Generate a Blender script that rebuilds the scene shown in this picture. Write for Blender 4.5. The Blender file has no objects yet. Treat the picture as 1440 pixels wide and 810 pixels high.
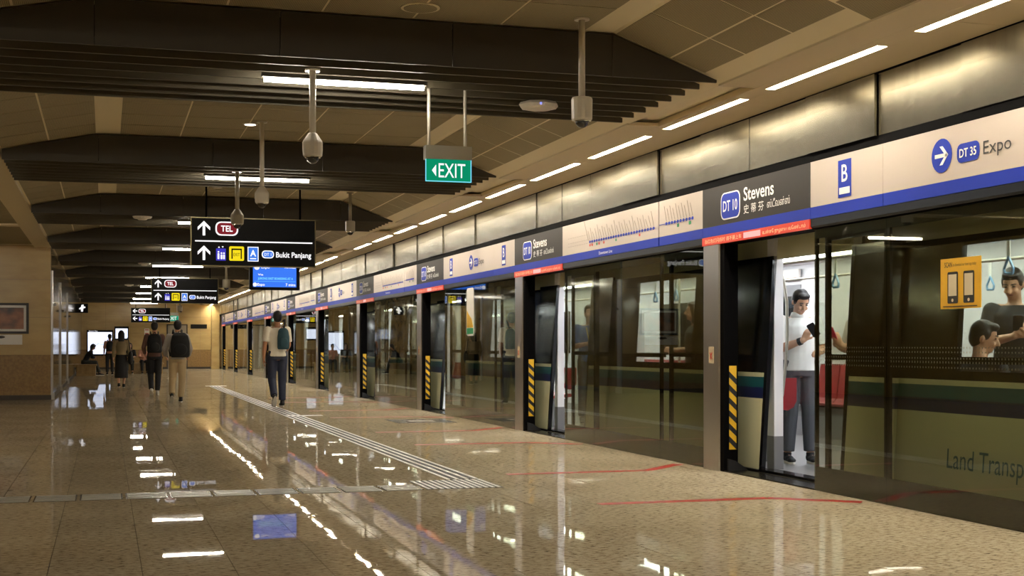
import bpy, math, random
from mathutils import Vector, Matrix
random.seed(7)
C = bpy.context.scene.collection
sc = bpy.context.scene

# ------------------------------------------------------------------ camera, world, exposure
YAW = math.atan(572 / 1900)
cam_d = bpy.data.cameras.new('camera')
cam_d.sensor_width = 36
cam_d.lens = 1900 / 1440 * 36
cam_d.shift_y = 81 / 1440
cam_d.clip_end = 300
cam = bpy.data.objects.new('camera', cam_d)
cam.location = (0, 0, 1.15)
cam.rotation_euler = (math.pi / 2, 0, -YAW)
C.objects.link(cam)
sc.camera = cam
w = bpy.data.worlds.new('world')
sc.world = w
w.use_nodes = True
w.node_tree.nodes['Background'].inputs[0].default_value = (0.9, 0.8, 0.6, 1)
w.node_tree.nodes['Background'].inputs[1].default_value = 0.02
sc.view_settings.view_transform = 'Standard'
sc.view_settings.look = 'None'
sc.view_settings.gamma = 1
sc.view_settings.use_curve_mapping = False
sc.view_settings.exposure = 0.0
L_SOFFIT = 110.0      # recessed line lights
L_TUBE = 100.0        # cross tubes
L_TRAIN = 22.0        # train interior
LIGHT_COL = (1.0, 0.925, 0.775)

# ------------------------------------------------------------------ layout constants (metres)
XP = 5.40            # platform screen door plane
PITCH = 6.10
YP = [11.66 + PITCH * k for k in range(-1, 10)]   # post positions, nearest bay first
YEND = 68.5
XL = -1.10           # left wall
ZS = 3.15            # soffit and beam underside
ZC = 3.48            # flat ceiling
BEAM0, BPITCH = 9.42, 6.07
YB = -5.0            # wall behind
def nth(n):
    a = ['', 'first', 'second', 'third', 'fourth', 'fifth', 'sixth', 'seventh', 'eighth', 'ninth', 'tenth', 'eleventh', 'twelfth', 'thirteenth',
         'fourteenth', 'fifteenth', 'sixteenth', 'seventeenth', 'eighteenth', 'nineteenth', 'twentieth']
    return a[n] if n <= 20 else ('twenty-' + a[n - 20] if n < 30 else 'thirtieth' if n == 30 else 'thirty-' + a[n - 30])
ORD = ['nearest', 'second nearest', 'third nearest', 'fourth nearest', 'fifth nearest', 'sixth nearest',
       'seventh nearest', 'eighth nearest', 'ninth nearest', 'farthest']

# ------------------------------------------------------------------ materials
def srgb(r, g, b):
    f = lambda c: ((c / 255 + 0.055) / 1.055) ** 2.4 if c > 10 else c / 255 / 12.92
    return (f(r), f(g), f(b), 1)

def mat(name, col, rough=0.5, metal=0.0, spec=0.5, emit=None, es=0.0, noise=None, bump=None, coat=0.0):
    """noise = (scale, second colour, detail, stretch)   bump = (scale, strength, distance)"""
    m = bpy.data.materials.new(name)
    m.use_nodes = True
    nt = m.node_tree
    b = nt.nodes['Principled BSDF']
    b.inputs['Base Color'].default_value = col
    b.inputs['Roughness'].default_value = rough
    b.inputs['Metallic'].default_value = metal
    b.inputs['Specular IOR Level'].default_value = spec
    b.inputs['Coat Weight'].default_value = coat
    if emit:
        b.inputs['Emission Color'].default_value = emit
        b.inputs['Emission Strength'].default_value = es
    if noise or bump:
        geo = nt.nodes.new('ShaderNodeNewGeometry')
    if noise:
        s, c2, det, st = noise
        mp = nt.nodes.new('ShaderNodeMapping')
        mp.inputs['Scale'].default_value = st
        nt.links.new(geo.outputs['Position'], mp.inputs['Vector'])
        n = nt.nodes.new('ShaderNodeTexNoise')
        n.inputs['Scale'].default_value = s
        n.inputs['Detail'].default_value = det
        nt.links.new(mp.outputs[0], n.inputs['Vector'])
        r = nt.nodes.new('ShaderNodeValToRGB')
        r.color_ramp.elements[0].position = 0.35
        r.color_ramp.elements[1].position = 0.65
        r.color_ramp.elements[0].color = col
        r.color_ramp.elements[1].color = c2
        nt.links.new(n.outputs['Fac'], r.inputs[0])
        nt.links.new(r.outputs[0], b.inputs['Base Color'])
    if bump:
        s, st, d = bump
        n = nt.nodes.new('ShaderNodeTexNoise')
        n.inputs['Scale'].default_value = s
        n.inputs['Detail'].default_value = 2
        nt.links.new(geo.outputs['Position'], n.inputs['Vector'])
        bp = nt.nodes.new('ShaderNodeBump')
        bp.inputs['Strength'].default_value = st
        bp.inputs['Distance'].default_value = d
        nt.links.new(n.outputs['Fac'], bp.inputs['Height'])
        nt.links.new(bp.outputs[0], b.inputs['Normal'])
    return m

def emis(name, col, s):
    m = bpy.data.materials.new(name)
    m.use_nodes = True
    nt = m.node_tree
    nt.nodes.clear()
    e = nt.nodes.new('ShaderNodeEmission')
    e.inputs[0].default_value = (*col[:3], 1)
    e.inputs[1].default_value = s
    o = nt.nodes.new('ShaderNodeOutputMaterial')
    nt.links.new(e.outputs[0], o.inputs[0])
    return m

def glassm(name, tint, ior=1.5, rough=0.0):
    """thin pane: tinted see-through plus mirror reflection by Fresnel"""
    m = bpy.data.materials.new(name)
    m.use_nodes = True
    nt = m.node_tree
    nt.nodes.clear()
    t = nt.nodes.new('ShaderNodeBsdfTransparent')
    t.inputs[0].default_value = (*tint[:3], 1)
    g = nt.nodes.new('ShaderNodeBsdfGlossy')
    g.inputs['Roughness'].default_value = rough
    g.inputs['Color'].default_value = (1, 1, 1, 1)
    geo = nt.nodes.new('ShaderNodeNewGeometry')
    dt = nt.nodes.new('ShaderNodeVectorMath'); dt.operation = 'DOT_PRODUCT'
    nt.links.new(geo.outputs['Incoming'], dt.inputs[0]); nt.links.new(geo.outputs['Normal'], dt.inputs[1])
    def mth(op, a, b=None, v=None):
        n = nt.nodes.new('ShaderNodeMath'); n.operation = op
        for i, x in enumerate((a, b)):
            if x is None: continue
            if isinstance(x, (int, float)): n.inputs[i].default_value = x
            else: nt.links.new(x, n.inputs[i])
        return n.outputs[0]
    f0 = ((ior - 1) / (ior + 1)) ** 2                       # Schlick, the same from both sides of the pane
    k = mth('POWER', mth('SUBTRACT', 1.0, mth('ABSOLUTE', dt.outputs['Value'])), 5.0)
    fac = mth('ADD', mth('MULTIPLY', k, 1 - f0), f0)
    mx = nt.nodes.new('ShaderNodeMixShader')
    nt.links.new(fac, mx.inputs[0])
    nt.links.new(t.outputs[0], mx.inputs[1])
    nt.links.new(g.outputs[0], mx.inputs[2])
    o = nt.nodes.new('ShaderNodeOutputMaterial')
    nt.links.new(mx.outputs[0], o.inputs[0])
    return m

def granite():
    m = mat('polished_granite', srgb(176, 158, 124), 0.02, 0, 0.3)
    nt = m.node_tree
    b = nt.nodes['Principled BSDF']
    geo = nt.nodes.new('ShaderNodeNewGeometry')
    mp = nt.nodes.new('ShaderNodeMapping')
    mp.inputs['Scale'].default_value = (1.0, 2.2, 1.0)
    nt.links.new(geo.outputs['Position'], mp.inputs['Vector'])
    n1 = nt.nodes.new('ShaderNodeTexNoise'); n1.inputs['Scale'].default_value = 20; n1.inputs['Detail'].default_value = 6
    n1.inputs['Roughness'].default_value = 0.7
    n2 = nt.nodes.new('ShaderNodeTexNoise'); n2.inputs['Scale'].default_value = 1.1; n2.inputs['Detail'].default_value = 3
    nt.links.new(mp.outputs[0], n1.inputs['Vector'])
    nt.links.new(geo.outputs['Position'], n2.inputs['Vector'])
    r1 = nt.nodes.new('ShaderNodeValToRGB')
    e = r1.color_ramp.elements
    e[0].position = 0.36; e[0].color = srgb(112, 92, 70)
    e[1].position = 0.62; e[1].color = srgb(208, 194, 166)
    x = e.new(0.47); x.color = srgb(185, 168, 138)
    nt.links.new(n1.outputs['Fac'], r1.inputs[0])
    mx = nt.nodes.new('ShaderNodeMix'); mx.data_type = 'RGBA'; mx.blend_type = 'MULTIPLY'
    mx.inputs['Factor'].default_value = 0.35
    r2 = nt.nodes.new('ShaderNodeValToRGB')
    r2.color_ramp.elements[0].position = 0.35; r2.color_ramp.elements[0].color = (0.62, 0.56, 0.48, 1)
    r2.color_ramp.elements[1].position = 0.65; r2.color_ramp.elements[1].color = (1, 1, 1, 1)
    nt.links.new(n2.outputs['Fac'], r2.inputs[0])
    nt.links.new(r1.outputs[0], mx.inputs['A'])
    nt.links.new(r2.outputs[0], mx.inputs['B'])
    nt.links.new(mx.outputs['Result'], b.inputs['Base Color'])
    n3 = nt.nodes.new('ShaderNodeTexNoise'); n3.inputs['Scale'].default_value = 2.4; n3.inputs['Detail'].default_value = 1
    nt.links.new(geo.outputs['Position'], n3.inputs['Vector'])
    bp = nt.nodes.new('ShaderNodeBump'); bp.inputs['Strength'].default_value = 0.3; bp.inputs['Distance'].default_value = 0.0014
    nt.links.new(n3.outputs['Fac'], bp.inputs['Height'])
    df = nt.nodes.new('ShaderNodeBsdfDiffuse'); gl = nt.nodes.new('ShaderNodeBsdfGlossy')
    gl.inputs['Roughness'].default_value = 0.014
    nt.links.new(mx.outputs['Result'], df.inputs['Color'])
    nt.links.new(bp.outputs[0], gl.inputs['Normal'])
    lw = nt.nodes.new('ShaderNodeLayerWeight'); lw.inputs['Blend'].default_value = 0.5
    pw = nt.nodes.new('ShaderNodeMath'); pw.operation = 'POWER'; pw.inputs[1].default_value = 5
    nt.links.new(lw.outputs['Facing'], pw.inputs[0])
    ma = nt.nodes.new('ShaderNodeMath'); ma.operation = 'MULTIPLY_ADD'; ma.inputs[1].default_value = 0.58; ma.inputs[2].default_value = 0.042
    nt.links.new(pw.outputs[0], ma.inputs[0])
    ms = nt.nodes.new('ShaderNodeMixShader')
    nt.links.new(ma.outputs[0], ms.inputs[0]); nt.links.new(df.outputs[0], ms.inputs[1]); nt.links.new(gl.outputs[0], ms.inputs[2])
    nt.links.new(ms.outputs[0], nt.nodes['Material Output'].inputs[0])
    return m

def perforated():
    m = mat('perforated_tile', srgb(150, 138, 104), 0.75)
    nt = m.node_tree
    b = nt.nodes['Principled BSDF']
    geo = nt.nodes.new('ShaderNodeNewGeometry')
    vo = nt.nodes.new('ShaderNodeTexVoronoi')
    vo.inputs['Scale'].default_value = 85
    vo.inputs['Randomness'].default_value = 0.0
    mp = nt.nodes.new('ShaderNodeMapping'); mp.inputs['Scale'].default_value = (1, 1, 0)
    nt.links.new(geo.outputs['Position'], mp.inputs['Vector']); nt.links.new(mp.outputs[0], vo.inputs['Vector'])
    r = nt.nodes.new('ShaderNodeValToRGB')
    r.color_ramp.elements[0].position = 0.30; r.color_ramp.elements[0].color = srgb(96, 87, 64)
    r.color_ramp.elements[1].position = 0.42; r.color_ramp.elements[1].color = srgb(172, 158, 122)
    nt.links.new(vo.outputs['Distance'], r.inputs[0])
    nt.links.new(r.outputs[0], b.inputs['Base Color'])
    return m

M = {}
M['granite'] = granite()
M['grout'] = mat('grout', srgb(92, 78, 56), 0.7)
M['tile'] = perforated()
M['cream_ceiling'] = mat('cream_ceiling', srgb(226, 212, 176), 0.6)
M['soffit'] = mat('soffit_paint', srgb(208, 192, 156), 0.55)
M['beam'] = mat('beam_paint', srgb(54, 48, 36), 0.55, noise=(0.7, srgb(59, 52, 39), 2, (1, 1, 1)))
M['slat'] = mat('slat_paint', srgb(78, 70, 52), 0.6)
M['void'] = mat('dark_void', srgb(26, 24, 20), 0.9)
M['black'] = mat('black_metal', srgb(9, 8, 8), 0.7, 0, 0.03)
M['bronze'] = mat('dark_bronze_frame', srgb(22, 19, 14), 0.25, 0.0, 0.12)
M['steel'] = mat('brushed_steel', srgb(188, 185, 182), 0.3, 1.0)
M['fascia'] = mat('fascia_steel', srgb(130, 124, 109), 0.27, 1.0, noise=(5, srgb(137, 131, 115), 2, (1, 3, 0.1)))
M['rail'] = mat('header_rail', srgb(30, 34, 42), 0.4, 0.3, 0.2)
M['stone'] = mat('wall_stone', srgb(196, 167, 106), 0.28, noise=(1.6, srgb(182, 152, 92), 5, (1, 1, 3)))
M['dado'] = mat('dado_stone', srgb(156, 122, 66), 0.3, noise=(18, srgb(134, 102, 54), 4, (1, 1, 1)))
M['polish'] = mat('polished_wall', srgb(150, 128, 84), 0.08, 0, 0.5, noise=(2, srgb(128, 108, 68), 4, (1, 1, 2)))
M['skirting'] = mat('skirting', srgb(58, 46, 32), 0.4)
M['psd_glass'] = glassm('tinted_door_glass', (0.74, 0.755, 0.67), 1.6)
M['leaf_glass'] = glassm('leaf_glass', (0.87, 0.87, 0.80), 1.2)
M['win_glass'] = glassm('train_window_glass', (0.95, 0.97, 0.96), 1.25)
M['sign_cream'] = mat('sign_cream', srgb(192, 177, 163), 0.35)
M['sign_dark'] = mat('sign_dark', srgb(46, 41, 36), 0.5, 0, 0.25)
M['sign_blue'] = mat('sign_blue', srgb(24, 50, 160), 0.5, 0, 0.25)
M['ink_white'] = mat('ink_white', srgb(240, 236, 228), 0.5)
M['ink_dark'] = mat('ink_dark', srgb(52, 48, 48), 0.5)
M['ink_grey'] = mat('ink_grey', srgb(150, 138, 122), 0.5)
M['frit'] = mat('frit_print', srgb(160, 152, 136), 0.6)
M['ink_red'] = mat('ink_red', srgb(206, 60, 40), 0.5)
M['ink_green'] = mat('ink_green', srgb(30, 140, 84), 0.5)
M['warn_red'] = mat('warning_red', srgb(206, 58, 32), 0.4, emit=srgb(206, 50, 28), es=0.28)
M['warn_lamp'] = emis('warning_lamp', srgb(255, 190, 180), 1.1)
M['warn_text'] = mat('warning_text', srgb(250, 214, 170), 0.5, emit=srgb(250, 200, 150), es=0.25)
M['yellow'] = mat('hazard_yellow', srgb(226, 176, 24), 0.45)
M['hazard_black'] = mat('hazard_black', srgb(24, 22, 20), 0.5)
M['label'] = mat('label_cream', srgb(214, 196, 160), 0.5)
M['light'] = emis('line_light', LIGHT_COL, L_SOFFIT)
M['light_dim'] = emis('failing_light', (1.0, 0.7, 0.4), 0.9)
M['tube'] = emis('tube_light', LIGHT_COL, L_TUBE)
M['down'] = emis('downlight', (1, 0.9, 0.75), 5)
M['sign_face'] = mat('sign_black', srgb(10, 9, 10), 0.55, 0, 0.15)
M['frame_brass'] = mat('sign_edge', srgb(120, 110, 76), 0.35, 0.7)
M['e_white'] = emis('backlit_white', (1.0, 0.97, 0.98), 1.25)
M['e_lift'] = emis('backlit_violet', srgb(66, 60, 190), 1.0)
M['e_yellow'] = emis('backlit_yellow', srgb(240, 214, 30), 1.1)
M['e_blue'] = emis('backlit_blue', srgb(70, 130, 235), 1.0)
M['e_tel'] = emis('backlit_maroon', srgb(132, 36, 44), 0.9)
M['e_screen'] = emis('screen_blue', srgb(64, 126, 250), 1.0)
M['e_cyan'] = emis('screen_cyan', srgb(130, 225, 255), 1.1)
M['e_green'] = emis('exit_green', srgb(12, 146, 104), 0.95)
M['e_map'] = emis('map_screen', srgb(226, 234, 255), 1.5)
M['e_led'] = emis('led_blue', srgb(110, 120, 255), 2.5)
M['white_plastic'] = mat('white_plastic', srgb(214, 206, 190), 0.35)
M['grey_plastic'] = mat('grey_plastic', srgb(150, 140, 118), 0.4)
M['dome'] = mat('smoked_dome', srgb(30, 26, 22), 0.06, 0, 0.8)
M['ring'] = mat('chrome_ring', srgb(200, 196, 184), 0.15, 1)
M['alu'] = mat('aluminium', srgb(190, 186, 172), 0.3, 0.9)
M['red_tape'] = mat('red_floor_tape', srgb(178, 46, 34), 0.3)
M['sticker'] = mat('floor_sticker', srgb(96, 90, 82), 0.25)
M['tact_bar'] = mat('tactile_steel', srgb(236, 232, 222), 0.3, 0.2)
M['tact_base'] = mat('tactile_base', srgb(34, 27, 20), 0.5, 0, 0.15)
M['tact_plate'] = mat('tactile_plate', srgb(206, 202, 190), 0.3, 0.2)
# train
M['t_cream'] = mat('train_cream', srgb(206, 205, 170), 0.3, coat=0.3)
M['t_teal'] = mat('train_teal', srgb(24, 86, 94), 0.3)
M['t_navy'] = mat('train_navy', srgb(22, 28, 74), 0.3)
M['t_black'] = mat('train_black', srgb(14, 14, 16), 0.12)
M['t_white'] = mat('train_white', srgb(226, 226, 228), 0.4)
M['t_grey'] = mat('train_grey', srgb(120, 120, 122), 0.45)
M['t_floor'] = mat('train_floor', srgb(96, 94, 92), 0.4)
M['t_red'] = mat('seat_red', srgb(156, 26, 34), 0.4)
M['t_light'] = emis('train_light', (0.93, 0.97, 1.0), L_TRAIN)
M['strap'] = mat('strap_band', srgb(232, 232, 226), 0.5)
M['handle'] = mat('strap_handle', srgb(128, 176, 214), 0.35)
M['poster_yellow'] = mat('poster_yellow', srgb(226, 170, 20), 0.4)
M['poster_blackink'] = mat('poster_black', srgb(30, 26, 18), 0.5)
M['picture'] = mat('picture_print', srgb(46, 24, 16), 0.3, noise=(2.6, srgb(170, 104, 66), 3, (1, 1, 1.5)))
M['frame'] = mat('picture_frame', srgb(40, 30, 22), 0.4)
M['wood'] = mat('bench_stone', srgb(150, 122, 72), 0.4, noise=(8, srgb(132, 104, 58), 4, (1, 1, 1)))

# ------------------------------------------------------------------ mesh helpers
WL = {}
class MB:
    def __init__(s):
        s.v = []; s.f = []
    def add(s, vs, fs):
        o = len(s.v)
        s.v += [tuple(p) for p in vs]
        s.f += [tuple(i + o for i in f) for f in fs]
        return s
    def box(s, x0, x1, y0, y1, z0, z1):
        return s.add([(x0, y0, z0), (x1, y0, z0), (x1, y1, z0), (x0, y1, z0), (x0, y0, z1), (x1, y0, z1), (x1, y1, z1), (x0, y1, z1)],
                     [(0, 3, 2, 1), (4, 5, 6, 7), (0, 1, 5, 4), (1, 2, 6, 5), (2, 3, 7, 6), (3, 0, 4, 7)])
    def bbox(s, x0, x1, y0, y1, z0, z1, b):
        """box with chamfered vertical edges and top"""
        p = [(x0 + b, y0), (x1 - b, y0), (x1, y0 + b), (x1, y1 - b), (x1 - b, y1), (x0 + b, y1), (x0, y1 - b), (x0, y0 + b)]
        return s.prism([(a, c) for a, c in p], 'Z', z0, z1)
    def prism(s, poly, axis, d0, d1):
        n = len(poly)
        if axis == 'Y': P = lambda a, b, d: (a, d, b)      # poly in X,Z
        elif axis == 'X': P = lambda a, b, d: (d, a, b)    # poly in Y,Z
        else: P = lambda a, b, d: (a, b, d)
        vs = [P(a, b, d0) for a, b in poly] + [P(a, b, d1) for a, b in poly]
        fs = [tuple(range(n - 1, -1, -1)), tuple(range(n, 2 * n))]
        fs += [(i, (i + 1) % n, (i + 1) % n + n, i + n) for i in range(n)]
        return s.add(vs, fs)
    def tube(s, p, q, r0, r1=None, n=10, cap=True):
        r1 = r0 if r1 is None else r1
        p = Vector(p); q = Vector(q); d = (q - p).normalized()
        a = d.orthogonal().normalized(); b = d.cross(a)
        vs = []
        for c, r in ((p, r0), (q, r1)):
            for i in range(n):
                t = 2 * math.pi * i / n
                vs.append(c + (a * math.cos(t) + b * math.sin(t)) * r)
        fs = [(i, (i + 1) % n, (i + 1) % n + n, i + n) for i in range(n)]
        if cap: fs += [tuple(range(n - 1, -1, -1)), tuple(range(n, 2 * n))]
        return s.add(vs, fs)
    def path(s, pts, r, n=8):
        for a, b in zip(pts[:-1], pts[1:]): s.tube(a, b, r, r, n)
        return s
    def lathe(s, prof, c=(0, 0, 0), n=20):
        vs = []; fs = []
        for r, z in prof:
            for i in range(n):
                t = 2 * math.pi * i / n
                vs.append((c[0] + r * math.cos(t), c[1] + r * math.sin(t), c[2] + z))
        for k in range(len(prof) - 1):
            for i in range(n):
                j = (i + 1) % n
                fs.append((k * n + i, k * n + j, (k + 1) * n + j, (k + 1) * n + i))
        fs.append(tuple(range(n - 1, -1, -1)))
        fs.append(tuple(range((len(prof) - 1) * n, len(prof) * n)))
        return s.add(vs, fs)
    def ell(s, c, rx, ry, rz, R=None, nu=14, nv=9):
        vs = []; fs = []
        c = Vector(c)
        for j in range(nv + 1):
            ph = math.pi * j / nv
            for i in range(nu):
                t = 2 * math.pi * i / nu
                p = Vector((rx * math.sin(ph) * math.cos(t), ry * math.sin(ph) * math.sin(t), rz * math.cos(ph)))
                if R: p = R @ p
                vs.append(c + p)
        for j in range(nv):
            for i in range(nu):
                k = (i + 1) % nu
                fs.append((j * nu + i, (j + 1) * nu + i, (j + 1) * nu + k, j * nu + k))
        return s.add(vs, fs)
    def cap(s, p, q, r0, r1):
        s.tube(p, q, r0, r1, 12)
        s.ell(p, r0, r0, r0, None, 10, 6)
        s.ell(q, r1, r1, r1, None, 10, 6)
        return s
    def loft(s, rings, n=16):
        """rings: (cx, cy, cz, rx, ry) horizontal ellipses, bottom to top"""
        vs = []; fs = []
        for cx, cy, cz, rx, ry in rings:
            for i in range(n):
                t = 2 * math.pi * i / n
                vs.append((cx + rx * math.cos(t), cy + ry * math.sin(t), cz))
        for k in range(len(rings) - 1):
            for i in range(n):
                j = (i + 1) % n
                fs.append((k * n + i, k * n + j, (k + 1) * n + j, (k + 1) * n + i))
        fs.append(tuple(range(n - 1, -1, -1)))
        fs.append(tuple(range((len(rings) - 1) * n, len(rings) * n)))
        return s.add(vs, fs)
    def mesh(s, name, off=(0, 0, 0), smooth=False):
        me = bpy.data.meshes.new(name)
        ox, oy, oz = off
        me.from_pydata([(x - ox, y - oy, z - oz) for x, y, z in s.v], [], s.f)
        if smooth:
            me.polygons.foreach_set('use_smooth', [True] * len(me.polygons))
        me.update()
        return me

def link(name, me, m, parent=None, loc=(0, 0, 0)):
    o = bpy.data.objects.new(name, me)
    C.objects.link(o)
    o.location = loc
    if m is not None and me is not None and not me.materials:
        me.materials.append(M[m] if isinstance(m, str) else m)
    if parent is not None:
        o.parent = parent
        pw = WL[parent.name]
        WL[o.name] = tuple(pw[i] + loc[i] for i in range(3))
    else:
        WL[o.name] = tuple(loc)
    return o

def part(name, mb, m, parent, smooth=False, local=False):
    """one mesh part; coordinates in world (or in the parent's frame when local)"""
    off = (0, 0, 0) if local else WL[parent.name]
    return link(name, mb.mesh(name, off, smooth), m, parent)

def solo(name, mb, m, base, smooth=False):
    return link(name, mb.mesh(name, base, smooth), m, None, base)

def thing(name, loc, label, cat, group=None, rotz=0.0, kind=None):
    o = bpy.data.objects.new(name, None)
    C.objects.link(o)
    o.empty_display_size = 0.1
    o.location = loc
    o.rotation_euler = (0, 0, rotz)
    WL[o.name] = tuple(loc)
    return tag(o, label, cat, group, kind)

def tag(o, label, cat, group=None, kind=None):
    o['label'] = label
    o['category'] = cat
    if group: o['group'] = group
    if kind: o['kind'] = kind
    return o

def dup(root, loc, label, group=None):
    def cp(o, parent):
        c = o.copy()
        C.objects.link(c)
        c.parent = parent
        WL[c.name] = tuple(c.location) if parent is None else tuple(WL[parent.name][i] + c.location[i] for i in range(3))
        for ch in [x for x in bpy.data.objects if x.parent == o and x is not c]: cp(ch, c)
        return c
    r = cp(root, None)
    r.location = loc
    r['label'] = label
    if group: r['group'] = group
    return r

# planes for print: origin, x direction, y direction
class Plane:
    def __init__(s, o, x, y):
        s.o = Vector(o); s.x = Vector(x); s.y = Vector(y); s.n = s.x.cross(s.y)
    def p(s, a, b, h=0.0):
        return s.o + s.x * a + s.y * b + s.n * h
def poly(mb, pl, pts, h=0.002, t=0.0015):
    """thin plate cut to an outline on a plane"""
    n = len(pts)
    vs = [pl.p(a, b, h) for a, b in pts] + [pl.p(a, b, h + t) for a, b in pts]
    mb.add(vs, [tuple(range(n - 1, -1, -1)), tuple(range(n, 2 * n))] + [(i, (i + 1) % n, (i + 1) % n + n, i + n) for i in range(n)])
def rect(mb, pl, x0, x1, y0, y1, h=0.002, t=0.0015):
    poly(mb, pl, [(x0, y0), (x1, y0), (x1, y1), (x0, y1)], h, t)
def rrect(mb, pl, x0, x1, y0, y1, r, h=0.002, t=0.0015):
    pts = []
    for cx, cy, a0 in ((x1 - r, y0 + r, -90), (x1 - r, y1 - r, 0), (x0 + r, y1 - r, 90), (x0 + r, y0 + r, 180)):
        for k in range(5):
            a = math.radians(a0 + 22.5 * k)
            pts.append((cx + r * math.cos(a), cy + r * math.sin(a)))
    poly(mb, pl, pts, h, t)
def disc(mb, pl, cx, cy, r, h=0.002, n=24, t=0.0015):
    poly(mb, pl, [(cx + r * math.cos(2 * math.pi * i / n), cy + r * math.sin(2 * math.pi * i / n)) for i in range(n)], h, t)
TX = {}
def text(mb, pl, s, x, y, h, w=None, align='L', off=0.004, bold=0.0):
    """lettering: cap height h, optional forced width w, baseline-left at x,y"""
    key = (s, bold)
    if key not in TX:
        c = bpy.data.curves.new('lettering', 'FONT')
        c.body = s; c.resolution_u = 3; c.offset = bold
        o = bpy.data.objects.new('lettering', c)
        C.objects.link(o)
        bpy.context.view_layer.update()
        d = bpy.context.evaluated_depsgraph_get()
        me = bpy.data.meshes.new_from_object(o.evaluated_get(d))
        vs = [(v.co.x, v.co.y) for v in me.vertices]
        fs = [tuple(p.vertices) for p in me.polygons]
        bpy.data.objects.remove(o); bpy.data.curves.remove(c); bpy.data.meshes.remove(me)
        TX[key] = (vs, fs)
    vs, fs = TX[key]
    if not vs: return
    x0 = min(v[0] for v in vs); x1 = max(v[0] for v in vs)
    sy = h / 0.70
    sx = sy if w is None else w / max(x1 - x0, 1e-6)
    wd = (x1 - x0) * sx
    ox = x if align == 'L' else (x - wd / 2 if align == 'C' else x - wd)
    mb.add([pl.p(ox + (a - x0) * sx, y + b * sy, off) for a, b in vs], fs)
def arrow(mb, pl, cx, cy, s, ang=90, h=0.003):
    """signage arrow: shaft and an open head"""
    a = math.radians(ang - 90)
    R = lambda p: (cx + p[0] * math.cos(a) - p[1] * math.sin(a), cy + p[0] * math.sin(a) + p[1] * math.cos(a))
    t = 0.085 * s
    for P in ([(-t, -0.5 * s), (t, -0.5 * s), (t, 0.40 * s), (-t, 0.40 * s)],
              [(0, 0.5 * s), (-0.42 * s, 0.08 * s), (-0.42 * s, -0.14 * s), (0, 0.28 * s)],
              [(0, 0.5 * s), (0, 0.28 * s), (0.42 * s, -0.14 * s), (0.42 * s, 0.08 * s)]):
        poly(mb, pl, [R(p) for p in P], h)

# ------------------------------------------------------------------ the setting
def proj(x, y, z):
    c, s = math.cos(YAW), math.sin(YAW)
    dc = y * c + x * s
    return (720 + 1900 * (x * c - y * s) / dc, 486 - 1900 * (z - 1.15) / dc, dc) if dc > 0.1 else (0, 0, -1)
def seen(x, y, z, m=60):
    u, v, d = proj(x, y, z)
    return d > 0 and -m < u < 1440 + m and -m < v < 810 + m

def struct(name, mb, m, label, cat, base=(0, 0, 0)):
    return tag(solo(name, mb, m, base), label, cat, None, 'structure')

# floor: bed with individual polished slabs
flo = struct('floor', MB().box(-6.2, 5.62, YB, YEND + 0.3, -0.25, -0.012), 'grout', 'polished beige granite platform floor', 'floor')
TW, TL, GAP = 0.46, 1.82, 0.0035
cols = [-0.28 + TW * i for i in range(-13, 13)]
rows = [7.30 + TL * i for i in range(-7, 34)]
tm = MB().box(-TW / 2 + GAP / 2, TW / 2 - GAP / 2, -TL / 2 + GAP / 2, TL / 2 - GAP / 2, -0.012, 0.0).mesh('floor_slab')
near, far = [], []
for x in cols:
    for y in rows:
        cx, cy = x + TW / 2, y + TL / 2
        if cx + TW / 2 > 5.55 or cy > YEND: continue
        (near if any(seen(a, b, 0, 0) for a in (cx - .2, cx + .2) for b in (cy - .9, cy, cy + .9)) else far).append((proj(cx, cy, 0)[2], cx, cy))
near.sort()
far += near[300:]
for d, cx, cy in near[:300]:
    o = link('floor_slab', tm, 'granite', flo, (cx, cy, 0))
    o.rotation_euler = (random.uniform(-.0007, .0007), random.uniform(-.0009, .0009), 0)
mb = MB()
for d, cx, cy in far:
    mb.box(cx - TW / 2 + GAP / 2, cx + TW / 2 - GAP / 2, cy - TL / 2 + GAP / 2, cy + TL / 2 - GAP / 2, -0.012, 0.0)
xe = max(x for x in cols if x + TW <= 5.55) + TW
y = rows[0]
while y < YEND:
    mb.box(xe + GAP / 2, 5.545, y + GAP / 2, y + TL - GAP / 2, -0.012, 0.0); y += TL
o = part('floor_slab_field', mb, 'granite', flo); o['kind'] = 'stuff'
part('platform_edge', MB().box(5.55, 5.62, YB, YEND, -0.012, 0.0), 'label', flo)

# track side shell
struct('wall_right', MB().box(9.30, 9.5, YB, YEND + 0.3, -1.2, 3.7), 'void', 'dark tunnel wall behind the train', 'wall')
struct('trim_1', MB().box(5.62, 9.30, YB, YEND + 0.3, -1.3, -1.2), 'void', 'dark track bed under the train', 'track bed')
struct('trim_2', MB().box(5.62, 9.30, YB, YEND + 0.3, 3.6, 3.7), 'void', 'dark tunnel roof above the train', 'roof')
wb = struct('wall_back', MB().box(-6.2, 9.3, YB - 0.2, YB, -0.25, 3.7), 'stone', 'beige stone wall behind the viewer', 'wall')

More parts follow.
